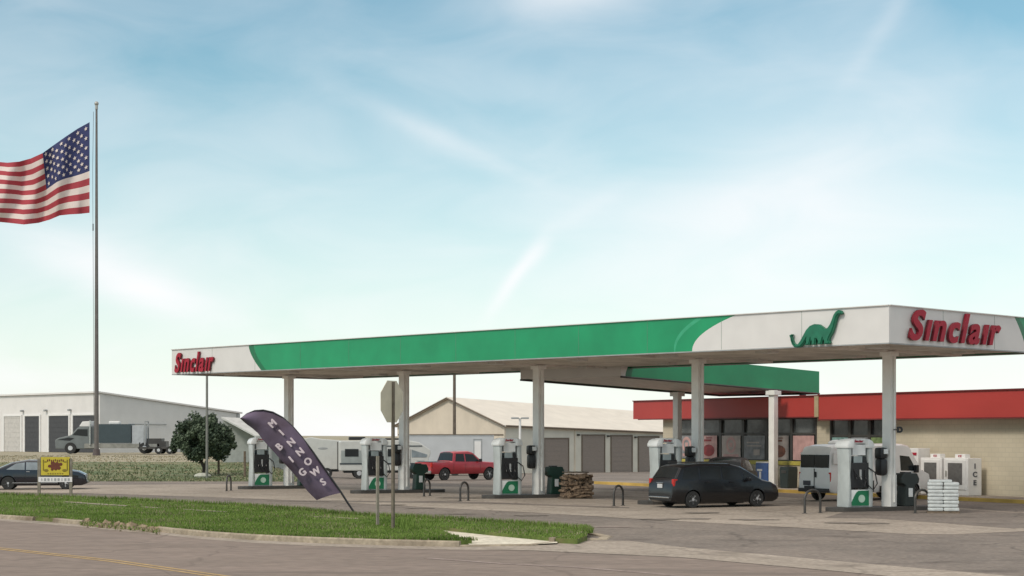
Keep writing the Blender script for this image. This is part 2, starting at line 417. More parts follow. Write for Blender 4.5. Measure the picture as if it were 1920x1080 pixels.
# broken kerb chunks
b = MB()
for k in range(46):
    px = random.uniform(152, 302); t = (px - 150) / 150
    p = G(px, 985 + 14 * t - random.uniform(-1, 3))
    s = random.uniform(.07, .22); M = Matrix.Translation(p + Vector((0, 0, s * .18))) @ Matrix.Rotation(random.uniform(0, 3), 4, (random.random(), random.random(), random.random()))
    q = bmesh.ops.create_icosphere(b.b, subdivisions=1, radius=s); bmesh.ops.transform(b.b, matrix=M @ Matrix.Diagonal((1, 1, .6, 1)), verts=q['verts'])
tag(b.build('kerb_rubble', ground_mat('dirt clods', (.25, .19, .125), (.32, .25, .17), 0, (.16, .12, .08), s1=3)), kind='stuff', label='broken kerb crumbs along the edge of the grass verge', cat='rubble')

# grass verge
VT = [(-700, 892), (-300, 910), (0, 927), (220, 936), (435, 947), (560, 956), (660, 966), (800, 972), (950, 981), (1095, 992), (1101, 998)]
VB = [(1101, 1004), (1083, 1011), (1040, 1009), (930, 999), (815, 987)]
VB2 = [(842, 1001)]
zt = .13
_k = [G(px, py) for px, py in KL if px <= 880]; edge_in = []
for i, p in enumerate(_k):
    d = (_k[min(i + 1, len(_k) - 1)] - _k[max(i - 1, 0)]).normalized()
    edge_in.append(p + Vector((-d.y, d.x, 0)) * .19 + Vector((0, 0, zt)))
edge_in[-1] = edge_in[-1] + Vector((0, .5, 0))
vp = [G(px, py, zt) for px, py in VT + VB + VB2] + edge_in[::-1]
b = MB(); fill(b.b, vp)
o = face_up(b.build('verge', M_verge)); tag(o, kind='structure')
b = MB(); n_v = len(vp)
for i in range(n_v):
    p, q = vp[i], vp[(i + 1) % n_v]; b.poly([p, q, q - Vector((0, 0, .2)), p - Vector((0, 0, .2))])
tag(b.build('verge_edge', M_verge), kind='structure')
flat('sidewalk', [(800, 985), (930, 997), (1045, 1011), (1045, 1018), (1000, 1020), (940, 1021), (880, 1021), (868, 1013), (836, 1000)], M_walk, .045)
b = MB()
for a0, a1, w0, w1 in (((118, 941), (235, 948.6), .4, .5), ((262, 950.2), (302, 952.6), .3, .3), ((343, 955), (425, 959.9), .35, .25), ((585, 968.5), (672, 973), .2, .5)):
    p, q = G(*a0, .145), G(*a1, .145); n = Vector((0, 1, 0))
    m_ = p.lerp(q, .5)
    b.poly([p, m_ - n * w0 * .5, q, q + n * w1, m_ + n * w1, p + n * w0])
tag(face_up(b.build('sidewalk', M_conc)), kind='structure')
def inside(x, y, poly):
    c = False; n = len(poly)
    for i in range(n):
        a, b_ = poly[i], poly[i - 1]
        if (a.y > y) != (b_.y > y) and x < (b_.x - a.x) * (y - a.y) / (b_.y - a.y) + a.x: c = not c
    return c
M_blade = mat('grass blades', (.115, .19, .036), .75, var=.2, scale=.45, c2=(.185, .265, .062), spec=.15, detail=8)
M_dry = mat('dry grass blades', (.27, .23, .145), .8, var=.2, scale=.5, c2=(.35, .30, .20), spec=.1)
M_wild = mat('bank weeds', (.115, .15, .075), .8, var=.2, scale=.25, c2=(.20, .215, .12), spec=.1)
b = MB()
def blade(b, p, h, wd, mi=0):
    a = random.uniform(0, 6.283); d = Vector((math.cos(a), math.sin(a), 0)) * wd
    l = Vector((random.uniform(-.4, .4), random.uniform(-.4, .4), 0)) * h
    f = b.b.faces.new((b.b.verts.new(p - d), b.b.verts.new(p + d), b.b.verts.new(p + l + Vector((0, 0, h))))); f.material_index = mi
n = 0
while n < 70000:
    py = random.uniform(925, 1014); px = random.uniform(-60, 1110)
    p = G(px, py, zt)
    if not inside(p.x, p.y, vp): continue
    ysw = 941 + (px - 118) * .0662 - (px - 118) * (px - 118) * .0000155
    if (118 < px < 235 or 262 < px < 302 or 343 < px < 425 or 585 < px < 672) and -1.5 < py - ysw < 4.5 and random.random() < (.72 if px < 240 else .4): continue
    dry = math.sin(p.x * .9 + p.y * .7) * math.sin(p.x * .37 - p.y * .5)
    blade(b, p, random.uniform(.02, .075) * (1.3 if dry > .3 else 1), .016, 1 if random.random() < .05 + .22 * max(0, dry) else 0); n += 1
# longer lip along the back edge and the kerb edge
for gl, h0, cnt in (([G(px, py, zt) for px, py in VT if px > -350], .2, 9000), ([q + Vector((0, .12, 0)) for q in edge_in[1:]], .12, 7000)):
    for k in range(cnt):
        i = random.randrange(len(gl) - 1); p = gl[i].lerp(gl[i + 1], random.random()) + Vector((random.gauss(0, .08), abs(random.gauss(0, .12)) * (1 if h0 < .15 else -1), -.02))
        blade(b, p, random.uniform(.5, 1) * h0, .016, 1 if random.random() < .15 else 0)
for k in range(900):        # dry roots hanging over the broken kerb
    t = random.random(); p = G(150 + 150 * t, 981 + 14 * t + random.gauss(0, 2.5), .06)
    blade(b, p, random.uniform(.03, .09), .04, 1 if random.random() < .6 else 0)
for k in range(60):
    p = G(760 + random.gauss(0, 7), 990 + random.gauss(0, 4), zt); blade(b, p, random.uniform(.2, .45), .02, 0)
tag(b.build('grass', [M_blade, M_dry]), kind='stuff', label='mown green grass on the verge between road and forecourt', cat='grass')
b = MB()
for k in range(9000):
    y = 101.8 + 46 * random.random() ** 1.3; px = random.uniform(-40, 640); x = (px - 960) / F * y
    if in_lot(x, y): continue
    blade(b, Vector((x, y, H(x, y) - .06)), random.uniform(.05, .17) * (.6 if y > 125 else 1), .07, 1 if random.random() < (.12 + .8 * smooth((y - 122) / 8)) else 0)
tag(b.build('bank_grass', [M_wild, M_dry]), kind='stuff', label='rough weedy grass on the low bank behind the lot', cat='grass')

# ------------------------------------------------------------------ main canopy
ZB, ZT, LL, WW = 5.78, 7.0, 42.0, 10.1
C0 = Vector((12.40, 57.0, 0))
cp = empty('gas_canopy', C0, ROT_S, label='long white and green fuel canopy carried on five columns', cat='canopy')
# local x = short direction, local y = long direction
def fascia_strip(b, mi, p_of, tops, bots):
    n = len(tops); b.mi = mi
    for i in range(n - 1):
        b.poly([p_of(bots[i], ZB), p_of(bots[i + 1], ZB), p_of(tops[i + 1], ZT), p_of(tops[i], ZT)])
def arc_panel(b, segs, p_of, zb, ztp, sgn):
    # segs: list of (material, start(z)->s, end(z)->s)
    K = 14
    for mi, fa, fb in segs:
        b.mi = mi
        for k in range(K):
            z0 = zb + (ztp - zb) * k / K; z1 = zb + (ztp - zb) * (k + 1) / K
            h0, h1 = k / K, (k + 1) / K
            q = [p_of(fa(h0), z0), p_of(fb(h0), z0), p_of(fb(h1), z1), p_of(fa(h1), z1)]
            b.poly(q if sgn > 0 else q[::-1])
def const(v): return lambda h: v
ease = lambda a, c: (lambda h: a + (c - a) * (h ** 2.1))
b = MB()
front = lambda s, z: Vector((0, s, z))
r1, r2 = ease(8.35, 6.35), ease(9.15, 7.75)
l1, l2 = (lambda h: 34.5 + 1.0 * (1 - (1 - h) ** 1.6)), (lambda h: 34.1 + 1.0 * (1 - (1 - h) ** 1.6))
r3 = lambda h: r2(h) + .04 + .28 * h
arc_panel(b, [(0, const(0), r1), (1, r1, r2), (3, r2, r3), (1, r3, l2), (2, l2, l1), (0, l1, const(LL))], front, ZB, ZT, -1)
side = lambda s, z: Vector((s, 0, z))
a1, a2 = (lambda h: 8.9 - .8 * h ** 1.5), (lambda h: 9.3 - .9 * h ** 1.5)
arc_panel(b, [(0, const(0), a1), (2, a1, a2), (1, a2, const(WW))], side, ZB, ZT, 1)
back = lambda s, z: Vector((WW, s, z))
arc_panel(b, [(1, const(0), const(LL))], back, ZB, ZT, 1)
lend = lambda s, z: Vector((s, LL, z))
arc_panel(b, [(0, const(0), const(WW))], lend, ZB, ZT, -1)
b.mi = 4; k = 3.5
while k < LL: b.box((-.002, k, (ZB + ZT) / 2), (.008, .010, ZT - ZB - .04)); k += 3.5
for k in (3.3, 6.7): b.box((k, -.002, (ZB + ZT) / 2), (.010, .008, ZT - ZB - .04))
b.build('fascia', [fascia_w, fascia_g, fascia_gd, mat('pale green streak', (.04, .35, .18), .4), mat('seam', (.16, .24, .19), .7)], cp)
b = MB()   # top cap and lower lip
b.box((0.02, LL / 2, ZT + .015), (.16, LL, .03)); b.box((WW - .02, LL / 2, ZT + .015), (.16, LL, .03))
b.box((WW / 2, .02, ZT + .016), (WW, .16, .03)); b.box((WW / 2, LL - .02, ZT + .016), (WW, .16, .03))
b.build('cap_trim', fascia_w, cp)
b = MB()
b.box((.05, LL / 2, ZB - .02), (.1, LL, .04)); b.box((WW - .05, LL / 2, ZB - .02), (.1, LL, .04))
b.box((WW / 2, .051, ZB - .021), (WW - .2, .1, .04)); b.box((WW / 2, LL - .051, ZB - .021), (WW - .2, .1, .04))
b.build('lower_trim', gray, cp)
b = MB(); b.box((WW / 2, LL / 2, (ZB + .06 + ZT - .1) / 2), (WW - .06, LL - .06, ZT - .1 - ZB - .06))
b.build('roof_deck', soffit_m, cp)
b = MB()
k = .25
while k < WW - .2:
    b.box((k, LL / 2, ZB + .045), (.03, LL - .3, .03)); k += .41
b.build('soffit_ribs', soffit_m, cp)
# cross beams and fixtures
M_fix = mat('light fixture', (.55, .53, .5), .4); 
for i in range(5):
    y = 3.3 + 8.93 * i
    b = MB(); b.box((WW / 2, y, ZB + .0), (WW - .5, .22, .09)); b.build('beam', soffit_m, cp)
for i in range(9):
    for x in (2.2, 7.8):
        b = MB(); b.box((x, 1.9 + 4.75 * i, ZB + .0), (.62, .62, .12), bev=.02); b.build('light_fixture', M_fix, cp)
CX, CY0, CS = 5.05, 3.3, 8.93
for i in range(5):
    y = CY0 + CS * i
    b = MB(); b.box((CX, y, ZB / 2), (.36, .36, ZB), bev=.015); b.box((CX, y, ZB - .10), (.5, .5, .16), bev=.02)
    b.box((CX, y, .65), (.40, .40, 1.3), bev=.02)
    b.build('column', colm, cp)
    b = MB(); b.cyl((CX - .0, y - .22, .3), (CX, y - .22, ZB - .2), .035, n=8); b.build('conduit', colm, cp)
# lettering
def sinclair(wd, hg, depth, gap=.135):
    bb = MB(); x = 0; base = {}
    for ch in 'S\u0131ncla\u0131r':
        me = text_mesh(ch, 1.0, 0, .030, .92 if ch in 'Sna' else .85, depth)
        h = me['h']; z = h / 2 - (.02 if ch in 'Sca' else 0)
        bb.mesh(me, Matrix.Translation((x + me['w'] / 2, z, 0))); x += me['w'] + gap
    sh = Matrix.Identity(4); sh[0][1] = .30
    bmesh.ops.transform(bb.b, matrix=sh, verts=bb.b.verts[:])
    me = bpy.data.meshes.new('lettering'); bb.b.to_mesh(me); bb.b.free()
    xs = [v.co.x for v in me.vertices]; ys = [v.co.y for v in me.vertices]
    me.transform(Matrix.Translation((-(max(xs) + min(xs)) / 2, -(max(ys) + min(ys)) / 2, 0)))
    me.transform(Matrix.Diagonal((wd / (max(xs) - min(xs)), hg / (max(ys) - min(ys)), 1, 1))); return me
for (wd, hg, org, right) in ((5.9, 1.06, Vector((3.98, -.09, 6.42)), (1, 0, 0)), (3.35, 1.0, Vector((-.09, 39.9, 6.33)), (0, -1, 0))):
    t = sinclair(wd, hg, .10)
    b = MB(); b.mesh(t, face_matrix(org, right, (0, 0, 1)))
    o = b.build('lettering', [redpl, red_dk], cp)
    nf = Vector((0, -1, 0)) if right[0] else Vector((-1, 0, 0))
    for p in o.data.polygons: p.material_index = 0 if p.normal.dot(nf) > .9 else 1
# emblem: green long-necked dinosaur standing on the fascia's lower edge
D_OUT = [(-1.12, .40), (-1.19, .36), (-1.15, .26), (-1.10, .12), (-1.00, .03), (-.88, .05), (-.78, .16), (-.66, .34), (-.52, .54), (-.36, .68), (-.16, .74), (.04, .72), (.20, .62), (.30, .54), (.42, .58), (.52, .70), (.60, .86), (.67, 1.02), (.76, 1.13), (.88, 1.19), (.98, 1.16), (1.05, 1.08), (.99, 1.03), (.88, 1.03), (.81, .95), (.76, .80), (.70, .60), (.60, .38), (.50, .24), (.46, .14), (.52, .05), (.46, .0), (.27, .0), (.27, .12), (.22, .20), (.17, .06), (.16, 0), (-.02, 0), (.0, .12), (-.04, .2), (-.09, .2), (-.10, .06), (-.11, 0), (-.28, 0), (-.27, .12), (-.31, .2), (-.36, .04), (-.38, 0), (-.57, 0), (-.52, .12), (-.52, .2), (-.62, .06), (-.76, -.05), (-.90, -.08), (-1.04, -.06), (-1.15, .05), (-1.21, .2), (-1.24, .36), (-1.18, .42)]
M_dino = mat('green enamel', (.012, .145, .078), .45, var=.15, scale=4)
b = MB()
pr = [(x * .94, z * .95) for x, z in D_OUT]
vs0 = [b.b.verts.new((-.03, 2.72 - x, ZB + .03 + z)) for x, z in pr]; f = b.b.faces.new(vs0)
ex = bmesh.ops.extrude_face_region(b.b, geom=[f])
for v in [q for q in ex['geom'] if isinstance(q, bmesh.types.BMVert)]: v.co.x -= .16
bmesh.ops.recalc_face_normals(b.b, faces=b.b.faces[:])
bmesh.ops.bevel(b.b, geom=[e for e in b.b.edges if abs(e.verts[0].co.x + .19) < .01 and abs(e.verts[1].co.x + .19) < .01], offset=.035, segments=2, affect='EDGES')
bmesh.ops.triangulate(b.b, faces=[f for f in b.b.faces if len(f.verts) > 4])
b.build('emblem', M_dino, cp)

# ------------------------------------------------------------------ link canopy to the store, falling towards it
lk = empty('store_canopy', (0, 0, 0), 0, label='smaller green canopy sloping from the long canopy to the store', cat='canopy')
pA, pB = Vector((5.55, 78.55, 5.35)), Vector((15.6, 88.0, 4.86))
sd2 = (pB - pA).normalized(); wd2 = Vector((-.7015, .7127, 0)) * 6.4; hh = Vector((0, 0, 1.1))
Ln = (pB - pA).length
b = MB()
def lp(s, z, w_=0): return pA + sd2 * s + Vector((0, 0, z)) + Vector((-.7015, .7127, 0)) * w_
K = 10
for k in range(K):
    h0, h1 = k / K, (k + 1) / K
    e0, e1 = -.6 + 1.0 * h0 ** 2, -.6 + 1.0 * h1 ** 2
    b.mi = 0; b.poly([lp(-.9, 1.1 * h0), lp(e0 , 1.1 * h0), lp(e1, 1.1 * h1), lp(-.9, 1.1 * h1)])
    b.mi = 2; b.poly([lp(e0, 1.1 * h0), lp(e0 + .4, 1.1 * h0), lp(e1 + .4, 1.1 * h1), lp(e1, 1.1 * h1)])
    b.mi = 1; b.poly([lp(e0 + .4, 1.1 * h0), lp(Ln, 1.1 * h0), lp(Ln, 1.1 * h1), lp(e1 + .4, 1.1 * h1)])
b.mi = 1
b.poly([lp(Ln, 0), lp(Ln, 0, 6.4), lp(Ln, 1.1, 6.4), lp(Ln, 1.1)]); b.poly([lp(-.9, 0, 6.4), lp(Ln, 0, 6.4), lp(Ln, 1.1, 6.4), lp(-.9, 1.1, 6.4)])
b.mi = 0; b.poly([lp(-.9, 0), lp(-.9, 0, 6.4), lp(-.9, .5, 6.4), lp(-.9, .5)])
b.build('fascia', [fascia_w, fascia_g, fascia_gd], lk)
b = MB(); q = [lp(-.8, .03, .05), lp(Ln - .03, .03, .05), lp(Ln - .03, .03, 6.35), lp(-.8, .03, 6.35)]
q2 = [v + Vector((0, 0, .95)) for v in q]
b.poly(q); b.poly(q2); [b.poly([q[i], q[(i + 1) % 4], q2[(i + 1) % 4], q2[i]]) for i in range(4)]
bmesh.ops.recalc_face_normals(b.b, faces=b.b.faces[:]); b.build('soffit', mat('pale soffit', (.80, .77, .72), .5), lk)
b = MB()
for w_ in (0, 6.4):
    b.tube([lp(-.9, -.03, w_), lp(Ln, -.03, w_)], .05, 6)
b.tube([lp(Ln, -.03, 0), lp(Ln, -.03, 6.4)], .05, 6)
b.build('lower_trim', steel_dk, lk)
for (px, D, zt_) in ((1450, 85.0, 4.92), (1270, 89.5, 4.95)):
    x = (px - 960) / F * D
    b = MB(); b.box((x, D, zt_ / 2), (.33, .33, zt_), rz=ROT_S, bev=.015); b.box((x, D, zt_ - .12), (.55, .55, .2), rz=ROT_S); b.build('column', colm, lk)
b = MB(); p = P(1505, 739, 87.3); b.box(p - Vector((0, 0, .1)), (.3, .3, .22), bev=.03); b.build('downspout', black, lk)

# ------------------------------------------------------------------ store
ST = empty('convenience_store', (7.14, 96.9, 0), math.atan2(-.868, .4967), label='tan brick store with red fascia behind the canopy', cat='store')
def brick(name, c1, c2, mort, sx, vec_rot=True):
    m = bpy.data.materials.new(name); m.use_nodes = True; t = m.node_tree; b = t.nodes['Principled BSDF']; b.inputs['Roughness'].default_value = .9
    tx = t.nodes.new('ShaderNodeTexCoord'); mp = t.nodes.new('ShaderNodeMapping'); mp.inputs['Rotation'].default_value = (R(90), 0, 0)
    t.links.new(tx.outputs['Object'], mp.inputs[0])
    k = t.nodes.new('ShaderNodeTexBrick'); k.inputs['Scale'].default_value = sx
    k.inputs['Color1'].default_value = (*c1, 1); k.inputs['Color2'].default_value = (*c2, 1); k.inputs['Mortar'].default_value = (*mort, 1)
    k.inputs['Mortar Size'].default_value = .014; k.inputs['Brick Width'].default_value = .4; k.inputs['Row Height'].default_value = .2
    t.links.new(mp.outputs[0], k.inputs['Vector'])
    n = t.nodes.new('ShaderNodeTexNoise'); n.inputs['Scale'].default_value = .5; t.links.new(tx.outputs['Object'], n.inputs['Vector'])
    x = t.nodes.new('ShaderNodeMix'); x.data_type = 'RGBA'; x.blend_type = 'MULTIPLY'; x.inputs['Factor'].default_value = .35
    r = t.nodes.new('ShaderNodeValToRGB'); r.color_ramp.elements[0].color = (.6, .6, .6, 1); r.color_ramp.elements[0].position = .3; r.color_ramp.elements[1].color = (1.2, 1.2, 1.2, 1)
    t.links.new(n.outputs['Fac'], r.inputs[0]); t.links.new(k.outputs['Color'], x.inputs['A']); t.links.new(r.outputs[0], x.inputs['B'])
    t.links.new(x.outputs['Result'], b.inputs['Base Color']); return m
M_brick = brick('tan brick', (.56, .49, .37), (.59, .52, .395), (.51, .45, .345), 1.0)
b = MB()
WY = .3
b.box((2.52, WY + 6, 1.8), (1.35, 12, 3.6)); b.box((15.37, WY + .2, 1.8), (.95, .4, 3.6)); b.box((30.6, WY + 6, 1.8), (21, 12, 3.6))
b.box((9.05, WY + .15, .62), (11.7, .3, 1.24)); b.box((17.97, WY + .15, .62), (4.2, .3, 1.24))
b.box((21, 12.5, 1.8), (38, .3, 3.6)); b.box((8.9, 8, 1.8), (11, .3, 3.6)); b.build('wall', M_brick, ST)
M_redf = mat('red fascia metal', (.43, .046, .038), .45, var=.07, scale=.35)
b = MB(); b.box((7.6, WY + 5.2, 4.12), (16.2, 11.2, 1.0)); b.build('fascia', M_redf, ST)
b = MB(); b.box((28.2, WY + 5.1, 4.06), (24.9, 11.4, 1.15)); b.build('fascia', M_redf, ST)
b = MB(); b.box((7.6, WY - .42, 4.635), (16.2, .1, .05)); b.box((28.2, WY - .62, 4.65), (24.9, .1, .05)); b.box((28.2, WY - .60, 3.46), (24.9, .06, .06)); b.box((7.85, WY - .40, 3.6), (15.7, .06, .06))
b.build('trim', mat('dark red trim', (.16, .02, .02), .5), ST)
b = MB(); b.box((15.55, WY - .48, 4.1), (.3, .22, 1.0)); b.build('joint_cover', mat('tan cover', (.42, .33, .2), .6), ST)
M_poster = None
def win(x0, x1, z0, z1, n, zt_=2.8):
    wn = (x1 - x0) / n
    for i in range(n):
        a = x0 + wn * i
        fr = MB()
        for xx in (a + .05, a + wn - .05): fr.box((xx, WY + .04, (z0 + z1) / 2), (.1, .12, z1 - z0))
        for zz in (z0 + .04, zt_, z1 - .04): fr.box((a + wn / 2, WY + .04, zz), (wn - .2, .11, .09))
        f = fr.build('window', steel_dk, ST)
        g_ = MB(); g_.box((a + wn / 2, WY + .1, (z0 + z1) / 2), (wn - .18, .02, z1 - z0 - .1)); g_.build('pane', glass_s, f)
win(3.2, 14.9, 1.24, 3.6, 6); win(15.87, 20.07, 1.24, 3.6, 3, 2.7)
b = MB(); b.box((9.05, WY - .02, 1.34), (11.6, .05, .2)); b.box((17.97, WY - .02, 1.34), (4.1, .05, .2)); b.build('yellow_band', mat('yellow band', (.45, .38, .07), .5, var=.3, scale=2), ST)
SWt = MB(); SWt.box((17, -1.0, .075), (36, 2.6, .15)); o = SWt.build('store_sidewalk', M_conc); o.parent = ST
b = MB(); b.box((17, -2.34, .076), (36, .09, .16)); b.build('painted_kerb', mat('yellow kerb paint', (.55, .36, .09), .7, var=.2, scale=1), ST)
# posters on the windows
def st(x, y, z): return ST.matrix_basis @ Vector((x, y, z))
ST_R = Vector((.4967, -.868, 0)); ST_M = Matrix.Translation(ST.location) @ Matrix.Rotation(ST.rotation_euler.z, 4, 'Z')
def sw(x, y, z): return ST_M @ Vector((x, y, z))
pm = [mat('poster pale', (.42, .36, .33), .5, var=.15, scale=3), mat('poster pink', (.50, .30, .28), .5, var=.2, scale=3), mat('poster red', (.28, .035, .04), .5, var=.3, scale=4),
      mat('poster brown', (.16, .055, .03), .5, var=.4, scale=5), mat('poster teal', (.18, .30, .28), .5, var=.3, scale=4), mat('poster green', (.16, .22, .09), .5, var=.4, scale=4), mat('poster grey', (.22, .22, .23), .5, var=.3)]
posters = [(4.1, .9, 1, 'pale poster in the leftmost pane of the store windows', 6, 1), (6.05, 1.55, 2, 'pink poster with brown plate behind the near column', 1, 0), (8.05, 1.6, 1, 'pale poster with round red ring', 0, 1),
           (10.0, 1.7, 0, 'wide grey poster left of the burger poster', 6, 2), (11.95, 1.6, 3, 'pale poster with brown burger shape', 0, 0), (13.9, 1.6, 1, 'pale poster with red dots and ring by the brick pier', 1, 1),
           (16.6, 1.15, 4, 'teal poster in the window right of the brick pier', 4, 2), (18.0, 1.15, 0, 'pale grey poster in the middle window above the van', 6, 2), (19.3, 1.0, 5, 'green and yellow poster beside the nearest column', 5, 0)]
for i, (x, wd, acc, lab, base, style) in enumerate(posters):
    zlo, zhi = (1.5, 2.7) if x < 15 else (1.5, 2.62)
    e = empty('window_poster', sw(x, WY - .015, zlo), ST.rotation_euler.z, label=lab, cat='poster', group='posters stuck on the store windows')
    b = MB(); b.box((0, 0, (zhi - zlo) / 2), (wd, .012, zhi - zlo)); b.build('sheet', pm[base], e)
    b = MB()
    if style == 1:
        b.lathe([(.24, 0), (.42, 0), (.42, -.008), (.24, -.008), (.24, 0)], (0, -.009, .72), 24, 'Y') if False else None
        for k in range(24):
            a0, a1 = k * 6.2832 / 24, (k + 1) * 6.2832 / 24
            b.poly([(c_ * math.cos(t_), -.012, .72 + c_ * math.sin(t_)) for c_, t_ in ((.26, a0), (.42, a0), (.42, a1), (.26, a1))])
        b.box((0, -.012, .72), (.26, .006, .22)); b.box((0, -.012, .16), (wd * .8, .006, .16))
    elif style == 0:
        b.sph((.05, -.01, .42), .42, (1.25, .02, .75)); b.box((-.1, -.012, .95), (wd * .5, .006, .1)); b.box((.1, -.012, 1.08), (wd * .35, .006, .05))
    else:
        b.box((-.1, -.012, .85), (wd * .6, .006, .07)); b.box((0, -.012, .68), (wd * .7, .006, .06)); b.box((.2, -.012, .35), (wd * .3, .006, .3))
    b.build('print', pm[acc], e)

# ------------------------------------------------------------------ vehicles
def interp(pts, x):
    for (a, b), (c, d) in zip(pts, pts[1:]):
        if a <= x <= c: return b + (d - b) * (x - a) / max(1e-6, c - a)
    return pts[0][1] if x < pts[0][0] else pts[-1][1]
def vehicle(name, loc, dirv, label, cat, top, bot, belt, W, wheels, wr, paint, tum=.28, side_w=(), ends=(), group=None, crown=.035, glass=None, rimm=None, taper=.10, sill=None):
    dirv = Vector(dirv)
    e = empty(name, loc, math.atan2(dirv.y, dirv.x), label=label, cat=cat, group=group)
    xs_ = sorted({round(x, 4) for x, _ in top} | {round(top[0][0] + (top[-1][0] - top[0][0]) * k / 34, 4) for k in range(35)})
    x0, x1 = xs_[0], xs_[-1]; hw0 = W / 2
    def ring(x):
        ztp = interp(top, x); zb = min(interp(belt, x), ztp - .05)
        t = min(1, min(x - x0, x1 - x) / .55); hw = hw0 * (1 - taper * (1 - math.sqrt(max(0, 1 - (1 - t) ** 2))))
        zlow = bot + .10 * (1 - min(1, min(x - x0, x1 - x) / .3))
        z4 = ztp - min(.06, (ztp - zb) * .5); y4 = hw * .975 - max(0, (z4 - zb)) * tum
        zm = zlow + (zb - zlow) * .55
        return [(hw * .9, zlow), (hw * .975, zlow + .1), (hw, zm), (hw * .975, zb), (y4, z4), (y4 - .08, ztp - .005), (y4 * .5, ztp + crown * .7), (0, ztp + crown)]
    b = MB(); rings = []
    for x in xs_:
        r = ring(x); pts = [(y, z) for y, z in r] + [(-y, z) for y, z in r[-2::-1]]
        rings.append([b.b.verts.new((x, y, z)) for y, z in pts])
    for a, c in zip(rings, rings[1:]):
        n = len(a)
        for k in range(n): b.b.faces.new((a[k], a[(k + 1) % n], c[(k + 1) % n], c[k]))
    b.b.faces.new(rings[0][::-1]); b.b.faces.new(rings[-1])
    bmesh.ops.recalc_face_normals(b.b, faces=b.b.faces[:])
    body = b.build('body', [paint, black], e, sm=True)
    cut = []
    for wx in wheels:
        for sgn in (1, -1):
            c = MB(); c.cyl((wx, sgn * (hw0 + .2), wr), (wx, sgn * (hw0 - .34), wr), wr * 1.16, n=28); c.mi = 0
            cut.append(c.build('arch_cutter', black))
    body.parent = None
    boolean_cut(body, cut); body.parent = e
    for p in body.data.polygons: p.use_smooth = True
    try: body.data.set_sharp_from_angle(angle=R(35))
    except Exception: pass
    def ysurf(x, z):
        r = ring(x)
        for (ya, za), (yb, zb) in zip(r[1:6], r[2:6]):
            if za <= z <= zb: return ya + (yb - ya) * (z - za) / max(1e-6, zb - za)
        return r[4][0]
    gm = glass or glass_d
    for poly in side_w:
        for sgn in (1, -1):
            b = MB(); outer = [Vector((x, sgn * (ysurf(x, z) + .007), z)) for x, z in poly]
            c = sum(outer, Vector()) / len(outer); inn = [v - Vector((0, sgn * .05, 0)) for v in outer]
            a_ = [b.b.verts.new(v) for v in outer]; d_ = [b.b.verts.new(v) for v in inn]
            b.b.faces.new(a_); b.b.faces.new(d_[::-1]); n = len(a_)
            for k in range(n): b.b.faces.new((a_[k], a_[(k + 1) % n], d_[(k + 1) % n], d_[k]))
            bmesh.ops.recalc_face_normals(b.b, faces=b.b.faces[:]); b.build('side_window', gm, e)
    for (xa, xb, nm) in ends:    # glass laid on the sloping outline between xa and xb
        b = MB(); pa = (xa, interp(top, xa)); pb = (xb, interp(top, xb)); d = Vector((pb[0] - pa[0], 0, pb[1] - pa[1])); nrm = Vector((-d.z, 0, d.x)).normalized()
        if nrm.z < 0: nrm = -nrm
        vs = []
        K = 5
        for k in range(K + 1):
            x = xa + (xb - xa) * k / K; r = ring(x); zz = interp(top, x); ye = r[4][0] - .05
            off = nrm * .012
            vs.append([b.b.verts.new(Vector((x, y, zz + cr)) + off) for y, cr in ((-ye, -.035), (-ye * .55, crown * .7), (0, crown), (ye * .55, crown * .7), (ye, -.035))])
        for a, c in zip(vs, vs[1:]):
            for k in range(4): b.b.faces.new((a[k], a[k + 1], c[k + 1], c[k]))
        bmesh.ops.recalc_face_normals(b.b, faces=b.b.faces[:]); b.build(nm, gm, e, sm=True)
    for wx in wheels:
        for sgn in (1, -1):
            y = sgn * (hw0 - .12)
            b = MB(); b.lathe([(wr * .6, -.1), (wr * .93, -.105), (wr, -.06), (wr, .06), (wr * .93, .105), (wr * .6, .1)], (wx, y, wr), 28, 'Y'); t = b.build('wheel', rubber, e, sm=True)
            b = MB(); yo = y + sgn * .085
            b.lathe([(wr * .60, -.012), (wr * .68, .0), (wr * .68, .024), (wr * .6, .028)], (wx, yo, wr), 24, 'Y'); b.cyl((wx, yo - .03, wr), (wx, yo + .03, wr), wr * .16, n=12)
            for k in range(5):
                a = k * 1.2566 + .3; b.box((0, 0, 0), (wr * .62, .03, wr * .22), M=Matrix.Translation((wx, yo, wr)) @ Matrix.Rotation(a, 4, 'Y') @ Matrix.Translation((wr * .32, 0, 0)))
            b.build('rim', rimm or rim_m, t)
    if name in ('minivan', 'sedan', 'pickup_truck'):
        b = MB(); zt2 = interp(belt, 0) - .03; z02 = bot + .16; K = 7
        for sx in {'minivan': (-1.28, -.2, .86), 'sedan': (-.58, .25, 1.05), 'pickup_truck': (-1.16, -.2, 1.0)}[name]:
            for sgn in (1, -1):
                for k in range(K):
                    za, zb_ = z02 + (zt2 - z02) * k / K, z02 + (zt2 - z02) * (k + 1) / K
                    b.poly([(sx - .009, sgn * (ysurf(sx, za) + .004), za), (sx + .009, sgn * (ysurf(sx, za) + .004), za), (sx + .009, sgn * (ysurf(sx, zb_) + .004), zb_), (sx - .009, sgn * (ysurf(sx, zb_) + .004), zb_)])
        b.build('door_seam', black, e)
    b = MB(); b.box(((x0 + x1) / 2, 0, bot + .1), (x1 - x0 - .9, W * .8, .12)); b.build('underbody', black, e)
    return e, ring, ysurf
def fleck(e, name, m, c, d, bev=.01):
    b = MB(); b.box(c, d, bev=bev); return b.build(name, m, e)
M_bl = mat('black car paint', (.007, .007, .009), .3, var=.1, coat=.3)
M_lamp = mat('red lamp lens', (.55, .02, .015), .2, spec=.7)
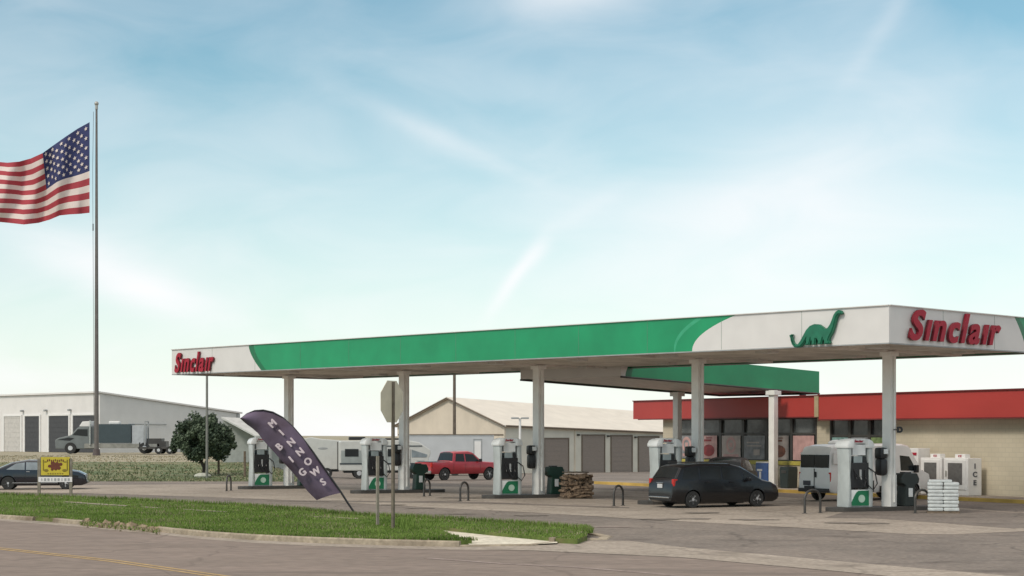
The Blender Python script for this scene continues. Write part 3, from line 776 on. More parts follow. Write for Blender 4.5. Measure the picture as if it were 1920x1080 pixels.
M_clear = mat('clear lamp lens', (.7, .7, .72), .12, spec=.8)
# black minivan at the pumps
mv_top = [(-2.57, .55), (-2.545, .95), (-2.42, 1.12), (-2.10, 1.60), (-1.85, 1.68), (-.8, 1.73), (.3, 1.71), (.75, 1.62), (1.05, 1.47), (1.72, 1.10), (2.15, 1.0), (2.42, .86), (2.55, .68), (2.57, .5)]
e, rg, ys_ = vehicle('minivan', Vector((0, 0, 0)), (.891, .454, 0), 'black minivan stopped at the pumps with its red tail lamp showing', 'minivan', mv_top, .20, [(-2.6, 1.06), (1.2, .99), (2.6, .9)], 1.96, (-1.62, 1.46), .335, M_bl,
    side_w=[[(-2.12, 1.13), (-1.32, 1.12), (-1.30, 1.58), (-1.93, 1.55)], [(-1.24, 1.12), (-.25, 1.10), (-.25, 1.60), (-1.22, 1.60)], [(-.17, 1.10), (.78, 1.08), (.66, 1.54), (-.17, 1.60)], [(.86, 1.08), (1.42, 1.06), (1.12, 1.30), (.84, 1.44)]],
    ends=[(-2.40, -2.12, 'rear_window'), (1.0, 1.66, 'windscreen')])
e.location = (7.72, 66.3, 0); e.scale = (.94, .94, .96)
for s in (1, -1):
    fleck(e, 'tail_lamp', M_lamp, (-2.42, s * .86, 1.0), (.22, .13, .28), .03)
    fleck(e, 'reflector', mat('red reflector', (.5, .02, .02), .3), (-2.51, s * .7, .45), (.05, .22, .05))
    fleck(e, 'headlight', M_clear, (2.33, s * .74, .80), (.26, .26, .16), .03)
    b = MB(); b.box((.98, s * 1.06, 1.10), (.16, .2, .14), bev=.04); b.box((1.0, s * .95, 1.06), (.06, .12, .05)); b.build('mirror', M_bl, e)
    fleck(e, 'roof_rail', steel_dk, (-.7, s * .62, 1.77), (2.2, .04, .04), .01)
    for hx in (-.95, .2): fleck(e, 'door_handle', M_bl, (hx, s * .995, 1.0), (.2, .03, .04))
fleck(e, 'number_plate', mat('number plate', (.6, .6, .6), .4), (-2.575, 0, .86), (.03, .36, .16))
fleck(e, 'tailgate_badge', chrome, (-2.575, 0, .98), (.03, .5, .03))
b = MB(); b.box((-2.60, 0, .42), (.10, 1.5, .05), bev=.01); b.build('bumper_strip', chrome, e)
# second dark car parked at the store
suv = [(-2.25, .55), (-2.2, 1.05), (-1.95, 1.5), (-1.6, 1.66), (-.6, 1.7), (.2, 1.66), (.55, 1.5), (1.0, 1.1), (1.95, 1.0), (2.22, .8), (2.25, .5)]
e, _, _ = vehicle('parked_suv', Vector((10.3, 81.3, 0)), (.30, .954, 0), 'dark grey car nosed up to the store behind the minivan', 'car', suv, .22, [(-2.3, 1.05), (2.3, .95)], 1.85, (-1.35, 1.4), .34, mat('charcoal car paint', (.012, .012, .015), .45),
    side_w=[[(-1.8, 1.1), (-1.0, 1.08), (-1.0, 1.56), (-1.6, 1.5)], [(-.93, 1.08), (-.1, 1.06), (-.1, 1.56), (-.93, 1.57)], [(-.03, 1.06), (.8, 1.06), (.45, 1.45), (-.03, 1.55)]], ends=[(-2.15, -1.7, 'rear_window'), (.3, .95, 'windscreen')])
for s in (1, -1): fleck(e, 'tail_lamp', M_lamp, (-2.2, s * .78, .98), (.14, .2, .2), .02)
# dark sedan by the yellow sign
sed = [(-2.42, .5), (-2.38, .92), (-1.95, 1.04), (-1.25, 1.34), (-.5, 1.46), (.1, 1.45), (.5, 1.36), (1.15, 1.02), (2.0, .90), (2.34, .74), (2.42, .45)]
e, _, _ = vehicle('sedan', Vector((-23.9, 87.6, 0)), (.985, .17, 0), 'dark blue sedan passing behind the yellow sign', 'car', sed, .2, [(-2.5, .98), (1.2, .93), (2.5, .85)], 1.84, (-1.42, 1.38), .33, mat('midnight blue paint', (.007, .008, .015), .22, coat=.6),
    side_w=[[(-1.5, 1.01), (-.62, .99), (-.62, 1.36), (-1.05, 1.30)], [(-.55, .99), (.22, .98), (.22, 1.36), (-.55, 1.37)], [(.28, .98), (.98, .97), (.52, 1.26), (.28, 1.34)]], ends=[(-1.9, -1.2, 'rear_window'), (.45, 1.1, 'windscreen')], glass=glass_l)
for s in (1, -1):
    fleck(e, 'headlight', M_clear, (2.22, s * .7, .70), (.2, .3, .13), .03); fleck(e, 'tail_lamp', M_lamp, (-2.33, s * .72, .85), (.16, .3, .14), .03)
    fleck(e, 'door_handle', chrome, (-.45, s * .925, .9), (.16, .02, .03)); fleck(e, 'side_trim', chrome, (-.1, s * .925, .34), (2.2, .02, .03))
# red pickup
pk = [(-2.92, .6), (-2.9, 1.16), (-1.28, 1.18), (-1.2, 1.25), (-1.05, 1.78), (-.9, 1.84), (.2, 1.87), (.5, 1.8), (1.15, 1.25), (1.3, 1.2), (2.6, 1.12), (2.88, .95), (2.92, .55)]
M_red = mat('red truck paint', (.38, .030, .042), .3, coat=.5, var=.08)
px, D = 862, 109.5
e, _, _ = vehicle('pickup_truck', Vector(((px - 960) / F * D, D, H((px - 960) / F * D, D))), (.80, .60, 0), 'red crew cab pickup beyond the third pump island', 'pickup', pk, .42, [(-3, 1.12), (3, 1.08)], 1.96, (-1.85, 1.75), .40, M_red,
    side_w=[[(-1.0, 1.22), (-.25, 1.2), (-.25, 1.7), (-.88, 1.7)], [(-.15, 1.2), (.98, 1.2), (.5, 1.66), (-.15, 1.7)]], ends=[(-1.2, -1.02, 'rear_window'), (.52, 1.1, 'windscreen')], crown=.02)
for s in (1, -1):
    fleck(e, 'tail_lamp', M_lamp, (-2.88, s * .9, 1.0), (.12, .12, .3), .02); fleck(e, 'headlight', M_clear, (2.82, s * .8, .9), (.14, .28, .2), .02)
    fleck(e, 'mirror', black, (.9, s * 1.12, 1.28), (.12, .22, .2), .03)
fleck(e, 'bumper', chrome, (-2.98, 0, .55), (.14, 1.8, .2), .03); fleck(e, 'bed_liner', black, (-2.08, 0, 1.19), (1.5, 1.5, .04)); e.scale = (.95, .95, .98)
# white high roof van at the store
vn = [(-3.0, .5), (-2.99, 1.2), (-2.93, 2.1), (-2.8, 2.34), (-2.5, 2.42), (1.4, 2.45), (1.75, 2.38), (2.25, 1.62), (2.42, 1.32), (2.9, 1.12), (3.0, .85), (3.0, .45)]
M_van = mat('white van paint', (.86, .84, .82), .35, coat=.4, var=.03)
e, _, _ = vehicle('cargo_van', Vector((0, 0, 0)), (.809, .588, 0), 'white high roof van parked with dark rear windows towards the road', 'van', vn, .35, [(-3, 1.25), (3, 1.15)], 1.98, (-1.95, 1.9), .36, M_van, tum=.10,
    side_w=[[(1.15, 1.28), (2.12, 1.26), (1.72, 1.9), (1.15, 1.95)]], ends=[(1.78, 2.28, 'windscreen')], taper=.06)
e.location = (15.0, 73.5, 0); e.scale = (1.03, .93, .96)
for s in (1, -1):
    b = MB(); b.box((-2.965, s * .43, 1.72), (.06, .84, .56), bev=.02); b.build('rear_window', glass_d, e)
    fleck(e, 'tail_lamp', M_lamp, (-2.96, s * .9, 1.05), (.06, .1, .4)); fleck(e, 'mirror', black, (1.95, s * 1.1, 1.35), (.14, .22, .34), .04)
    b = MB(); b.box((-2.4, s * .995, 1.85), (.9, .02, .5), bev=.01); b.build('side_panel', M_van, e)
b = MB(); b.box((-3.0, 0, .95), (.04, .02, .9)); b.box((-3.02, -.1, 1.15), (.05, .06, .24)); b.build('rear_door_seam', black, e)
fleck(e, 'number_plate', mat('dark plate', (.06, .06, .07), .5), (-3.01, .45, .78), (.03, .44, .2)); fleck(e, 'bumper', black, (-3.02, 0, .48), (.16, 1.8, .16), .03)
for s in (1, -1):
    b = MB(); b.box((-1.05, s * .995, .62), (1.1, .03, .5), bev=.01); b.box((.7, s * .995, .50), (1.7, .03, .26), bev=.01); b.build('side_cladding', black, e)
b = MB(); b.box((-.1, -1.0, 1.75), (.5, .02, .5), bev=.01); b.build('side_window', glass_d, e)
b = MB(); b.sph((-1.7, 0, 2.5), .42, (1, .8, .35)); b.build('roof_vent', M_van, e, sm=True)
b = MB(); b.lathe([(.0, -.10), (.33, -.10), (.36, -.05), (.36, .05), (.33, .10), (0, .10)], (-3.12, .55, .72), 24, 'Y') if False else b.box((-3.1, .2, .6), (.12, .5, .12)); b.build('hitch_step', black, e)

def box_on_wheels(e, wheels, wr, hw):
    for x in wheels:
        for s in (1, -1):
            b = MB(); b.lathe([(wr * .5, -.11), (wr * .95, -.12), (wr, -.06), (wr, .06), (wr * .95, .12), (wr * .5, .11)], (x, s * hw, wr), 24, 'Y'); t = b.build('wheel', rubber, e, sm=True)
            b = MB(); b.cyl((x, s * (hw + .05), wr), (x, s * (hw + .115), wr), wr * .55, wr * .4, n=16) if s > 0 else b.cyl((x, -(hw + .05), wr), (x, -(hw + .115), wr), wr * .55, wr * .4, n=16); b.build('rim', rim_m, t)
def at(px, D, dz=0):
    x = (px - 960) / F * D; return Vector((x, D, H(x, D) + dz))
# motorhome
M_rv = mat('cream motorhome shell', (.55, .55, .52), .4, var=.05); M_rvg = mat('grey green motorhome panel', (.30, .33, .32), .45, var=.12)
e = empty('motorhome', at(722, 117), R(8), label='white and grey motorhome parked beyond the second island', cat='motorhome')
b = MB(); b.prism([(-3.1, .55), (-3.1, 2.45), (-3.0, 2.55), (1.4, 2.58), (2.2, 2.45), (2.95, 1.95), (3.0, 1.7), (2.85, 1.35), (2.85, .75), (2.6, .55)], -1.15, 1.15, bev=.06); b.build('body', M_rv, e)
b = MB(); b.box((-.9, -1.165, 1.45), (4.2, .03, .9)); b.build('side_panel', M_rvg, e)
b = MB(); b.box((-.5, -1.17, 1.02), (5.2, .03, .09)); b.box((.9, -1.17, 2.2), (3.0, .03, .06)); b.build('side_stripe', mat('dark stripe', (.05, .06, .07), .4), e)
for x, w_ in ((-2.3, .9), (-.7, .8), (.5, .8)):
    b = MB(); b.box((x, -1.19, 1.75), (w_, .03, .5), bev=.01); b.build('side_window', glass_d, e)
b = MB(); b.poly([(1.7, -1.175, 1.95), (2.75, -1.175, 1.62), (2.7, -1.175, 1.45), (1.7, -1.175, 1.45)]); b.build('cab_window', glass_l, e)
b = MB(); b.box((1.35, -1.19, 1.35), (.5, .03, 1.3), bev=.02); f = b.build('door', M_rv, e)
b = MB(); b.box((1.52, -1.215, 1.3), (.05, .03, .1)); b.build('handle', black, f)
b = MB(); b.box((-1.9, 0, 2.70), (1.1, .8, .22), bev=.05); b.build('roof_air_conditioner', black, e)
b = MB(); b.box((.6, 0, 2.66), (1.2, .9, .14), bev=.04); b.build('roof_vent', steel_dk, e)
b = MB(); b.box((-.2, 0, .5), (5.2, 2.0, .2)); b.build('chassis', black, e)
b = MB(); b.box((2.95, 0, .62), (.18, 2.1, .25), bev=.04); b.build('bumper', chrome, e)
b = MB(); b.box((2.3, -1.18, 1.05), (.5, .02, .36)); b.build('grille', gray, e)
box_on_wheels(e, (-1.8, 1.9), .38, 1.0)
# white box trailer behind it
e = empty('box_trailer', at(608, 121), R(6), label='white box trailer with rounded roof behind the leaning feather flag', cat='trailer')
b = MB(); b.prism([(-1.9, .6), (-1.9, 2.4), (-1.6, 2.7), (-.9, 2.82), (-.2, 2.7), (1.1, 2.6), (1.15, .6)], -1.1, 1.1, bev=.05); b.build('body', M_rv, e)
b = MB(); b.box((.95, -1.12, 1.55), (.1, .03, 1.9)); b.build('corner_post', steel_dk, e)
b = MB(); b.sph((-.1, -1.1, 2.05), .22, (1.6, .05, .4)); b.build('decal', gray, e)
b = MB(); b.box((-.4, 0, .52), (2.8, 1.9, .16)); b.build('chassis', black, e)
box_on_wheels(e, (-.5, .2), .36, 1.0)
# long white trailer in front of the barn
e = empty('enclosed_trailer', at(845, 134), R(3), label='long plain white trailer in front of the barn gable', cat='trailer')
b = MB(); b.box((0, 0, 1.85), (6.6, 2.4, 2.55), bev=.05); b.build('body', mat('pale grey white panel', (.50, .51, .52), .45, var=.05, scale=1), e)
b = MB(); b.box((1.75, -1.215, 1.75), (.05, .02, 2.1)); b.box((2.35, -1.215, 1.75), (.05, .02, 2.1)); b.box((2.05, -1.215, 2.8), (.65, .02, .05)); f = b.build('door', gray, e)
b = MB(); b.box((2.05, -1.215, 1.7), (.5, .02, 1.9)); b.build('door_panel', white, f)
b = MB(); b.box((0, -1.215, 3.1), (6.5, .03, .06)); b.box((0, -1.215, .6), (6.5, .03, .08)); b.build('rail', gray, e)
b = MB(); b.box((0, 0, .5), (5, 1.8, .12)); b.build('chassis', black, e)
box_on_wheels(e, (-.6, .3), .38, 1.05)
# truck in front of the grey warehouse
e = empty('utility_truck', at(205, 160), math.pi + R(4), label='pale hooded truck with dark slate box in front of the warehouse', cat='truck')
M_slate = mat('slate box', (.045, .065, .075), .5, var=.06); M_cab = mat('pale grey cab', (.16, .175, .175), .4, var=.1, scale=2)
b = MB(); b.prism([(4.7, .45), (4.75, 1.25), (4.45, 1.45), (3.3, 1.72), (2.75, 2.35), (2.5, 2.5), (1.5, 2.5), (1.2, 2.45), (1.2, .45)], -1.0, 1.0, bev=.07); b.build('cab', M_cab, e)
for s in (1, -1):
    b = MB(); b.poly([(3.15, s * 1.02, 1.72), (2.7, s * 1.02, 2.25), (1.8, s * 1.02, 2.25), (1.8, s * 1.02, 1.6)]); b.build('cab_window', glass_d, e)
    b = MB(); b.prism([(4.5, 1.28), (3.5, 1.5), (3.0, 1.42), (3.4, 1.2)], s * 1.005, s * 1.02); b.build('hood_vent', black, e)
    b = MB(); b.cyl((1.55, s * 1.15, .8), (1.55, s * 1.15, 3.05), .08, n=10); b.build('exhaust_stack', chrome, e)
b = MB(); b.prism([(2.6, 2.5), (2.3, 2.95), (1.5, 3.0), (1.5, 2.5)], -.9, .9, bev=.05); b.build('roof_fairing', white, e)
b = MB(); b.box((-.55, 0, 1.85), (3.2, 2.3, 1.75), bev=.03); b.build('box', M_slate, e)
b = MB(); b.box((-.5, 0, 2.85), (1.0, .8, .3), bev=.1); b.build('box_vent', white, e)
b = MB(); b.box((-1.2, 0, .72), (6.6, 2.2, .42), bev=.02); b.build('deck', mat('dusty deck', (.26, .255, .23), .7, var=.25, scale=2), e)
b = MB(); b.box((-2.75, 0, 1.75), (1.1, 2.1, 1.7), bev=.03); b.build('tank', mat('pale tank', (.42, .44, .46), .5), e)
b = MB(); b.box((-4.3, 0, 1.15), (1.2, 2.2, .5)); b.box((-5.0, 0, .8), (.6, 2.2, .7)); b.build('rear_rack', steel_dk, e)
b = MB(); b.box((-3.4, -1.1, 1.9), (.12, .12, 2.2)); b.box((-3.4, 1.1, 1.9), (.12, .12, 2.2)); b.box((-3.4, 0, 2.95), (.12, 2.3, .1)); b.build('headache_rack', gray, e)
b = MB(); b.box((4.76, 0, .85), (.06, 1.1, .6)); b.build('grille', steel_dk, e)
box_on_wheels(e, (3.35, -3.35), .52, 1.0)
# low flatbed trailer and a small car past the tree
e = empty('flatbed_trailer', at(330, 158), R(2), label='empty low flatbed trailer left of the round tree', cat='trailer')
b = MB(); b.box((0, 0, .55), (6.5, 2.2, .18)); b.box((3.6, 0, .5), (1.2, .15, .12)); b.build('deck', steel_dk, e)
b = MB(); b.box((-2.4, -1.05, .95), (.15, .1, .9)); b.box((-3.1, -1.05, .8), (.1, .1, .5)); b.build('stake', black, e)
box_on_wheels(e, (-1.4, -.4), .35, 1.0)
e, _, _ = vehicle('parked_car', at(425, 152), (.97, .2, 0), 'small dark car half hidden behind the round tree', 'car', sed, .2, [(-2.5, .98), (1.2, .93), (2.5, .85)], 1.8, (-1.42, 1.38), .33, M_bl,
    side_w=[[(-1.5, 1.01), (-.62, .99), (-.62, 1.36), (-1.05, 1.30)], [(-.55, .99), (.98, .97), (.52, 1.26), (.28, 1.34)]], ends=[(.45, 1.1, 'windscreen')], glass=glass_l)

# ------------------------------------------------------------------ barn
def siding(name, c, rib=.05, sc_=1.0, axis=0, var=.06):
    m = mat(name, c, .55, var=var, scale=.8); t = m.node_tree; b = t.nodes['Principled BSDF']
    tx = t.nodes.new('ShaderNodeTexCoord'); wv = t.nodes.new('ShaderNodeTexWave'); wv.wave_profile = 'SAW'
    wv.bands_direction = 'XYZ'[axis]; wv.inputs['Scale'].default_value = sc_; t.links.new(tx.outputs['Object'], wv.inputs['Vector'])
    bu = t.nodes.new('ShaderNodeBump'); bu.inputs['Strength'].default_value = .35; bu.inputs['Distance'].default_value = rib
    t.links.new(wv.outputs['Fac'], bu.inputs['Height']); t.links.new(bu.outputs[0], b.inputs['Normal']); return m
bx, bd = (945 - 960) / F * 150, 150.0
e = empty('barn', (bx, bd, 0), ROT_S, label='tan metal barn with gable end and three brown doors', cat='barn')
BL, BWd = 30.0, 14.1
fb = lambda x: -.62 - .0165 * x; fe = lambda x: 3.53 - .0275 * x; fr_ = lambda x: 5.97 - .040 * x
M_tan = siding('tan siding', (.62, .535, .43)); M_tan2 = siding('pale siding', (.66, .62, .53), axis=0); M_roof = siding('pale metal roof', (.66, .605, .525), axis=0)
b = MB(); b.poly([(0, 0, fb(0)), (0, 0, fe(0)), (0, BWd / 2, fr_(0)), (0, BWd, fe(0)), (0, BWd, fb(0))]); b.build('gable_wall', M_tan, e)
b = MB(); b.poly([(BL, 0, fb(BL)), (BL, BWd, fb(BL)), (BL, BWd, fe(BL)), (BL, BWd / 2, fr_(BL)), (BL, 0, fe(BL))])
b.build('gable_wall', M_tan, e)
b = MB(); b.poly([(0, 0, fb(0)), (BL, 0, fb(BL)), (BL, 0, fe(BL)), (0, 0, fe(0))]); b.poly([(0, BWd, fb(0)), (0, BWd, fe(0)), (BL, BWd, fe(BL)), (BL, BWd, fb(BL))]); b.build('side_wall', M_tan2, e)
b = MB()
for y0, y1 in ((-.35, BWd / 2), (BWd + .35, BWd / 2)):
    sl = (fr_(0) - fe(0)) / (BWd / 2)
    q = [Vector((-.3, y0, fe(0) - .35 * sl + .03)), Vector((BL + .3, y0, fe(BL) - .35 * sl + .03)), Vector((BL + .3, y1, fr_(BL) + .03)), Vector((-.3, y1, fr_(0) + .03))]
    q2 = [v + Vector((0, 0, .12)) for v in q]; b.poly(q); b.poly(q2); [b.poly([q[i], q[(i + 1) % 4], q2[(i + 1) % 4], q2[i]]) for i in range(4)]
bmesh.ops.recalc_face_normals(b.b, faces=b.b.faces[:]); b.build('roof', M_roof, e)
b = MB(); b.tube([(-.1, -.38, fe(0) - .02), (BL, -.38, fe(BL) - .02)], .09, 6); b.build('gutter', mat('brown trim', (.15, .115, .085), .6), e)
b = MB(); b.tube([(-.32, -.35, fe(0) - .04), (-.32, BWd / 2, fr_(0) + .05), (-.32, BWd + .35, fe(0) - .04)], .07, 6); b.build('rake_trim', MATS['brown trim'], e)
M_door = mat('taupe roller door', (.25, .205, .175), .6, var=.08, stretch=(1, 1, 6)); M_brn = MATS['brown trim']
for x0, x1, zt_ in ((5.0, 8.0, 2.35), (9.9, 12.8, 2.65), (13.8, 16.6, 2.6), (17.6, 20.4, 2.5)):
    fr = MB(); zb = fb(x0) + .02
    for x in (x0 - .06, x1 + .06): fr.box((x, -.03, (zb + zt_) / 2), (.12, .1, zt_ - zb))
    fr.box(((x0 + x1) / 2, -.03, zt_ + .06), (x1 - x0 + .24, .1, .14)); f = fr.build('roller_door', M_brn, e)
    b = MB(); b.box(((x0 + x1) / 2, -.02, (zb + zt_) / 2), (x1 - x0 - .02, .05, zt_ - zb)); 
    z = zb + .3
    while z < zt_ - .1: b.box(((x0 + x1) / 2, -.05, z), (x1 - x0 - .03, .02, .03)); z += .42
    b.build('door_panel', M_door, f)
b = MB(); b.box((8.9, -.03, 1.25), (.12, .08, 3.9)); b.box((.08, -.03, 1.4), (.2, .08, 4.0)); b.build('wall_trim', M_tan, e)
for x in (9.3, 13.3, 17.1):
    b = MB(); b.box((x, -.12, fe(x) - .55), (.25, .22, .16), bev=.03); b.build('wall_lamp', steel_dk, e)
b = MB(); b.box((-.03, 7, 2.75), (.05, 13.9, .1)); b.build('gable_trim', M_brn, e)

# ------------------------------------------------------------------ warehouse
wx_, wd_ = (187 - 960) / F * 172, 172.0
e = empty('warehouse', (wx_, wd_, .9), ROT_S, label='grey metal warehouse with roller doors beyond the bank', cat='warehouse')
M_wh = siding('pale grey siding', (.70, .67, .65), axis=1, var=.04); M_wh2 = siding('grey siding', (.62, .61, .60), axis=0, var=.04)
WL, WD2 = 40.0, 16.9; z0, z1 = 5.95, 4.05
b = MB(); b.poly([(0, 0, -.3), (0, WL, -.3), (0, WL, z0), (0, 0, z0)]); b.build('front_wall', M_wh, e)
b = MB(); b.poly([(0, 0, -.3), (WD2, 0, -.6), (WD2, 0, z1), (0, 0, z0)]); b.poly([(WD2, 0, -.6), (WD2, WL, -.6), (WD2, WL, z1), (WD2, 0, z1)]); b.poly([(0, WL, -.3), (0, WL, z0), (WD2, WL, z1), (WD2, WL, -.6)]); b.build('end_wall', M_wh2, e)
b = MB(); q = [Vector((-.25, -.2, z0 + .05)), Vector((WD2 + .2, -.2, z1 + .02)), Vector((WD2 + .2, WL + .2, z1 + .02)), Vector((-.25, WL + .2, z0 + .05))]; q2 = [v + Vector((0, 0, .16)) for v in q]
b.poly(q); b.poly(q2); [b.poly([q[i], q[(i + 1) % 4], q2[(i + 1) % 4], q2[i]]) for i in range(4)]; bmesh.ops.recalc_face_normals(b.b, faces=b.b.faces[:]); b.build('roof', M_wh, e)
M_dk = mat('dark doorway', (.055, .055, .06), .6); M_pd = mat('pale roller door', (.52, .49, .46), .5)
def whx(px):   # position along the front wall for a pixel column
    k = (px - 960) / F; return (wx_ - k * wd_) / (.7015 + k * .7127)
for a, c, mm in ((40, 9, M_pd), (75, 48, M_dk), (130, 93, M_dk), (183, 138, M_dk)):
    y0, y1 = whx(a), whx(c)
    fr = MB()
    for y in (y0 - .12, y1 + .12): fr.box((-.06, y, 1.75), (.12, .24, 4.1))
    fr.box((-.06, (y0 + y1) / 2, 3.87), (.12, y1 - y0 + .48, .16)); f = fr.build('roller_door', white, e)
    b = MB(); b.box((-.02, (y0 + y1) / 2, 1.75), (.06, y1 - y0 - .02, 4.05)); 
    z = .1
    while z < 3.7: b.box((-.06, (y0 + y1) / 2, z), (.02, y1 - y0 - .04, .03)); z += .5
    b.build('door_panel', mm, f)
for px in (44, 88, 133): 
    b = MB(); b.box((-.2, whx(px), 4.35), (.3, .3, .2), bev=.03); b.build('wall_lamp', gray, e)
b = MB(); b.box((5.5, -.04, 2.9), (4.5, .06, .08)); b.box((10.8, -.04, 2.5), (3.8, .06, .1)); b.box((9.0, -.04, 1.2), (.1, .06, 2.6)); b.build('wall_trim', gray, e)
b = MB(); b.box((WD2 - .25, -.08, 3.6), (.35, .12, .9)); b.build('downpipe', gray, e)

# carport right of the tree
e = empty('carport', at(462, 128), R(20), label='white sloping carport roof between the tree and first pump', cat='carport')
b = MB(); q = [Vector((-1.6, 1.5, 3.25)), Vector((.45, -1.3, 1.85)), Vector((3.6, -1.0, 1.9)), Vector((3.4, 1.5, 3.0))]; q2 = [v + Vector((0, 0, .12)) for v in q]
b.poly(q); b.poly(q2); [b.poly([q[i], q[(i + 1) % 4], q2[(i + 1) % 4], q2[i]]) for i in range(4)]; bmesh.ops.recalc_face_normals(b.b, faces=b.b.faces[:]); b.build('roof', mat('faded carport sheet', (.46, .46, .44), .6, var=.12, scale=2), e)
b = MB(); b.poly([(-1.5, 1.45, -1), (3.3, 1.45, -1), (3.3, 1.45, 2.9), (-1.5, 1.45, 3.1)]); b.build('back_wall', mat('shed wall', (.45, .46, .43), .7), e)
for x, y in ((.55, -1.2), (3.4, -.9)):
    b = MB(); b.box((x, y, .45), (.12, .12, 2.9)); b.build('post', wood, e)

# ------------------------------------------------------------------ poles
def pole(name, px, D, ytop, r0, r1, m, label, cat, base=None):
    p = at(px, D); zt_ = EYE + (HZ - ytop) / F * D
    e = empty(name, p, 0, label=label, cat=cat)
    b = MB(); b.cyl((0, 0, -.2), (0, 0, zt_ - p.z), r0, r1, n=12); b.build('pole', m, e, sm=True)
    return e, zt_ - p.z
M_pb = mat('bronze pole', (.10, .075, .07), .5, metal=.2)
e, hz = pole('flagpole', 181, 150, 205, .21, .09, mat('flagpole metal', (.16, .14, .13), .45, metal=.4), 'tall metal flagpole with gold ball on the bank', 'flagpole')
b = MB(); b.cyl((0, 0, hz), (0, 0, hz + .35), .12, n=10); b.sph((0, 0, hz + .5), .19); b.build('finial', steel, e, sm=True)
b = MB(); b.cyl((-.3, 0, hz - 10.5), (-.3, 0, hz - 9.9), .05, n=6); b.tube([(-.26, 0, hz - .2), (-.33, 0, hz - 5), (-.3, 0, hz - 12), (-.22, 0, 1.2)], .018, 5); b.build('halyard', steel_dk, e)
b = MB(); b.cyl((0, 0, -.1), (0, 0, .5), .34, .28, n=14); b.build('base_collar', M_pb, e)
e, hz = pole('lamp_post', 388, 108, 672, .085, .07, mat('dull pole metal', (.20, .20, .18), .6, metal=.2), 'slim grey light pole beside the round tree', 'pole')
b = MB(); b.box((0, 0, hz + .04), (.9, .25, .12), bev=.03); b.build('lamp_head', gray, e)
e, hz = pole('utility_pole', 852, 140, 650, .14, .11, mat('pole wood', (.13, .105, .08), .9, var=.2), 'wooden utility pole in front of the barn gable', 'utility pole')
b = MB(); b.box((0, 0, hz - .4), (2.0, .1, .12)); b.build('crossarm', wood, e)
e, hz = pole('parking_lamp', 975, 138, 784, .11, .09, white, 'white parking lot lamp with two flat heads', 'street lamp')
b = MB(); b.box((-.4, 0, hz), (.62, .4, .14), bev=.03); b.build('lamp_head', gray, e)
b = MB(); b.box((.4, 0, hz), (.62, .4, .14), bev=.03); b.build('lamp_head', gray, e)
for px, D, yt, lab in ((410, 113, 858, 'short brown post right of the round tree'), (459, 110, 846, 'taller brown post left of the first pump')):
    p = at(px, D); b = MB(); b.cyl((p.x, p.y, p.z - .2), (p.x, p.y, EYE + (HZ - yt) / F * D), .085, .075, n=8); o = b.build('fence_post', wood); tag(o, lab, 'post')
# small white boulder / marker at the pole foot
p = at(380, 109); b = MB(); b.sph((p.x, p.y, p.z + .05), .42, (1.3, 1, .5)); tag(b.build('boulder', mat('pale stone', (.42, .42, .36), .9, var=.2)), 'pale stone at the foot of the round tree', 'stone')

# flag
FD = 150.0
top_c = [(0, (168, 229)), (.1, (146, 241)), (.2, (122, 257)), (.3, (98, 274)), (.4, (80, 287)), (.5, (58, 297)), (.6, (36, 303)), (.7, (14, 305)), (.85, (-25, 302)), (1, (-62, 306))]
bot_c = [(0, (168, 399)), (.1, (150, 401)), (.2, (131, 402)), (.3, (112, 404)), (.4, (93, 412)), (.5, (72, 418)), (.6, (45, 421)), (.7, (18, 418)), (.85, (-25, 414)), (1, (-62, 410))]
def cur(c, u):
    for (a, p), (b_, q) in zip(c, c[1:]):
        if u <= b_ + 1e-9:
            t = (u - a) / (b_ - a); t = t * t * (3 - 2 * t) * .35 + t * .65
            return (p[0] + (q[0] - p[0]) * t, p[1] + (q[1] - p[1]) * t)
    return c[-1][1]
def flag_pt(u, v):
    a, c = cur(top_c, u), cur(bot_c, u)
    sx = a[0] + (c[0] - a[0]) * v; sy = a[1] + (c[1] - a[1]) * v + 3.0 * math.sin(u * 14 + v * 2.2) * math.sin(math.pi * v) * min(1, u * 4) * (1 - v * .3)
    d = FD + .7 * math.sin(u * 12 + v * 2.5 + .5) * min(1, u * 3) + .35 * math.sin(u * 27 - v * 5) * min(1, u * 3)
    return P(sx, sy, d)
M_fr = mat('flag red', (.36, .040, .055), .8, var=.1, scale=1); M_fw = mat('flag white', (.68, .58, .54), .8, var=.06, scale=1); M_fb = mat('flag blue', (.028, .035, .115), .8, var=.15, scale=1)
e = empty('flag', P(168, 400, FD), 0, label='large stars and stripes flag flying left from the pole', cat='flag')
orgn = e.location.copy()
b = MB(); NU, NV = 90, 39
V = [[b.b.verts.new(flag_pt(i / NU, j / NV) - orgn) for j in range(NV + 1)] for i in range(NU + 1)]
for i in range(NU):
    for j in range(NV):
        f = b.b.faces.new((V[i][j], V[i + 1][j], V[i + 1][j + 1], V[i][j + 1]))
        f.material_index = 2 if (i < NU * .4 and j < 21) else (0 if (j // 3) % 2 == 0 else 1)
b.build('cloth', [M_fr, M_fw, M_fb], e, sm=True)
b = MB()
for r in range(9):
    for c in range(6 if r % 2 == 0 else 5):
        u = .4 * ((c * 2 + (1 if r % 2 == 0 else 2)) / 12); v = 7 / 13 * ((r + 1) / 10)
        o_ = flag_pt(u, v) - orgn; du = (flag_pt(u + .01, v) - flag_pt(u, v)).normalized(); dv = (flag_pt(u, v) - flag_pt(u, v + .01)).normalized(); nn_ = Vector((0, -.06, 0))
        for side_ in (1, -1):
            ps = []
            for k in range(10):
                rr = .20 if k % 2 == 0 else .085; a = math.pi / 2 + k * math.pi / 5
                ps.append(o_ + du * rr * math.cos(a) + dv * rr * math.sin(a) + nn_ * side_)
            b.poly(ps)
b.build('stars', M_fw, e)

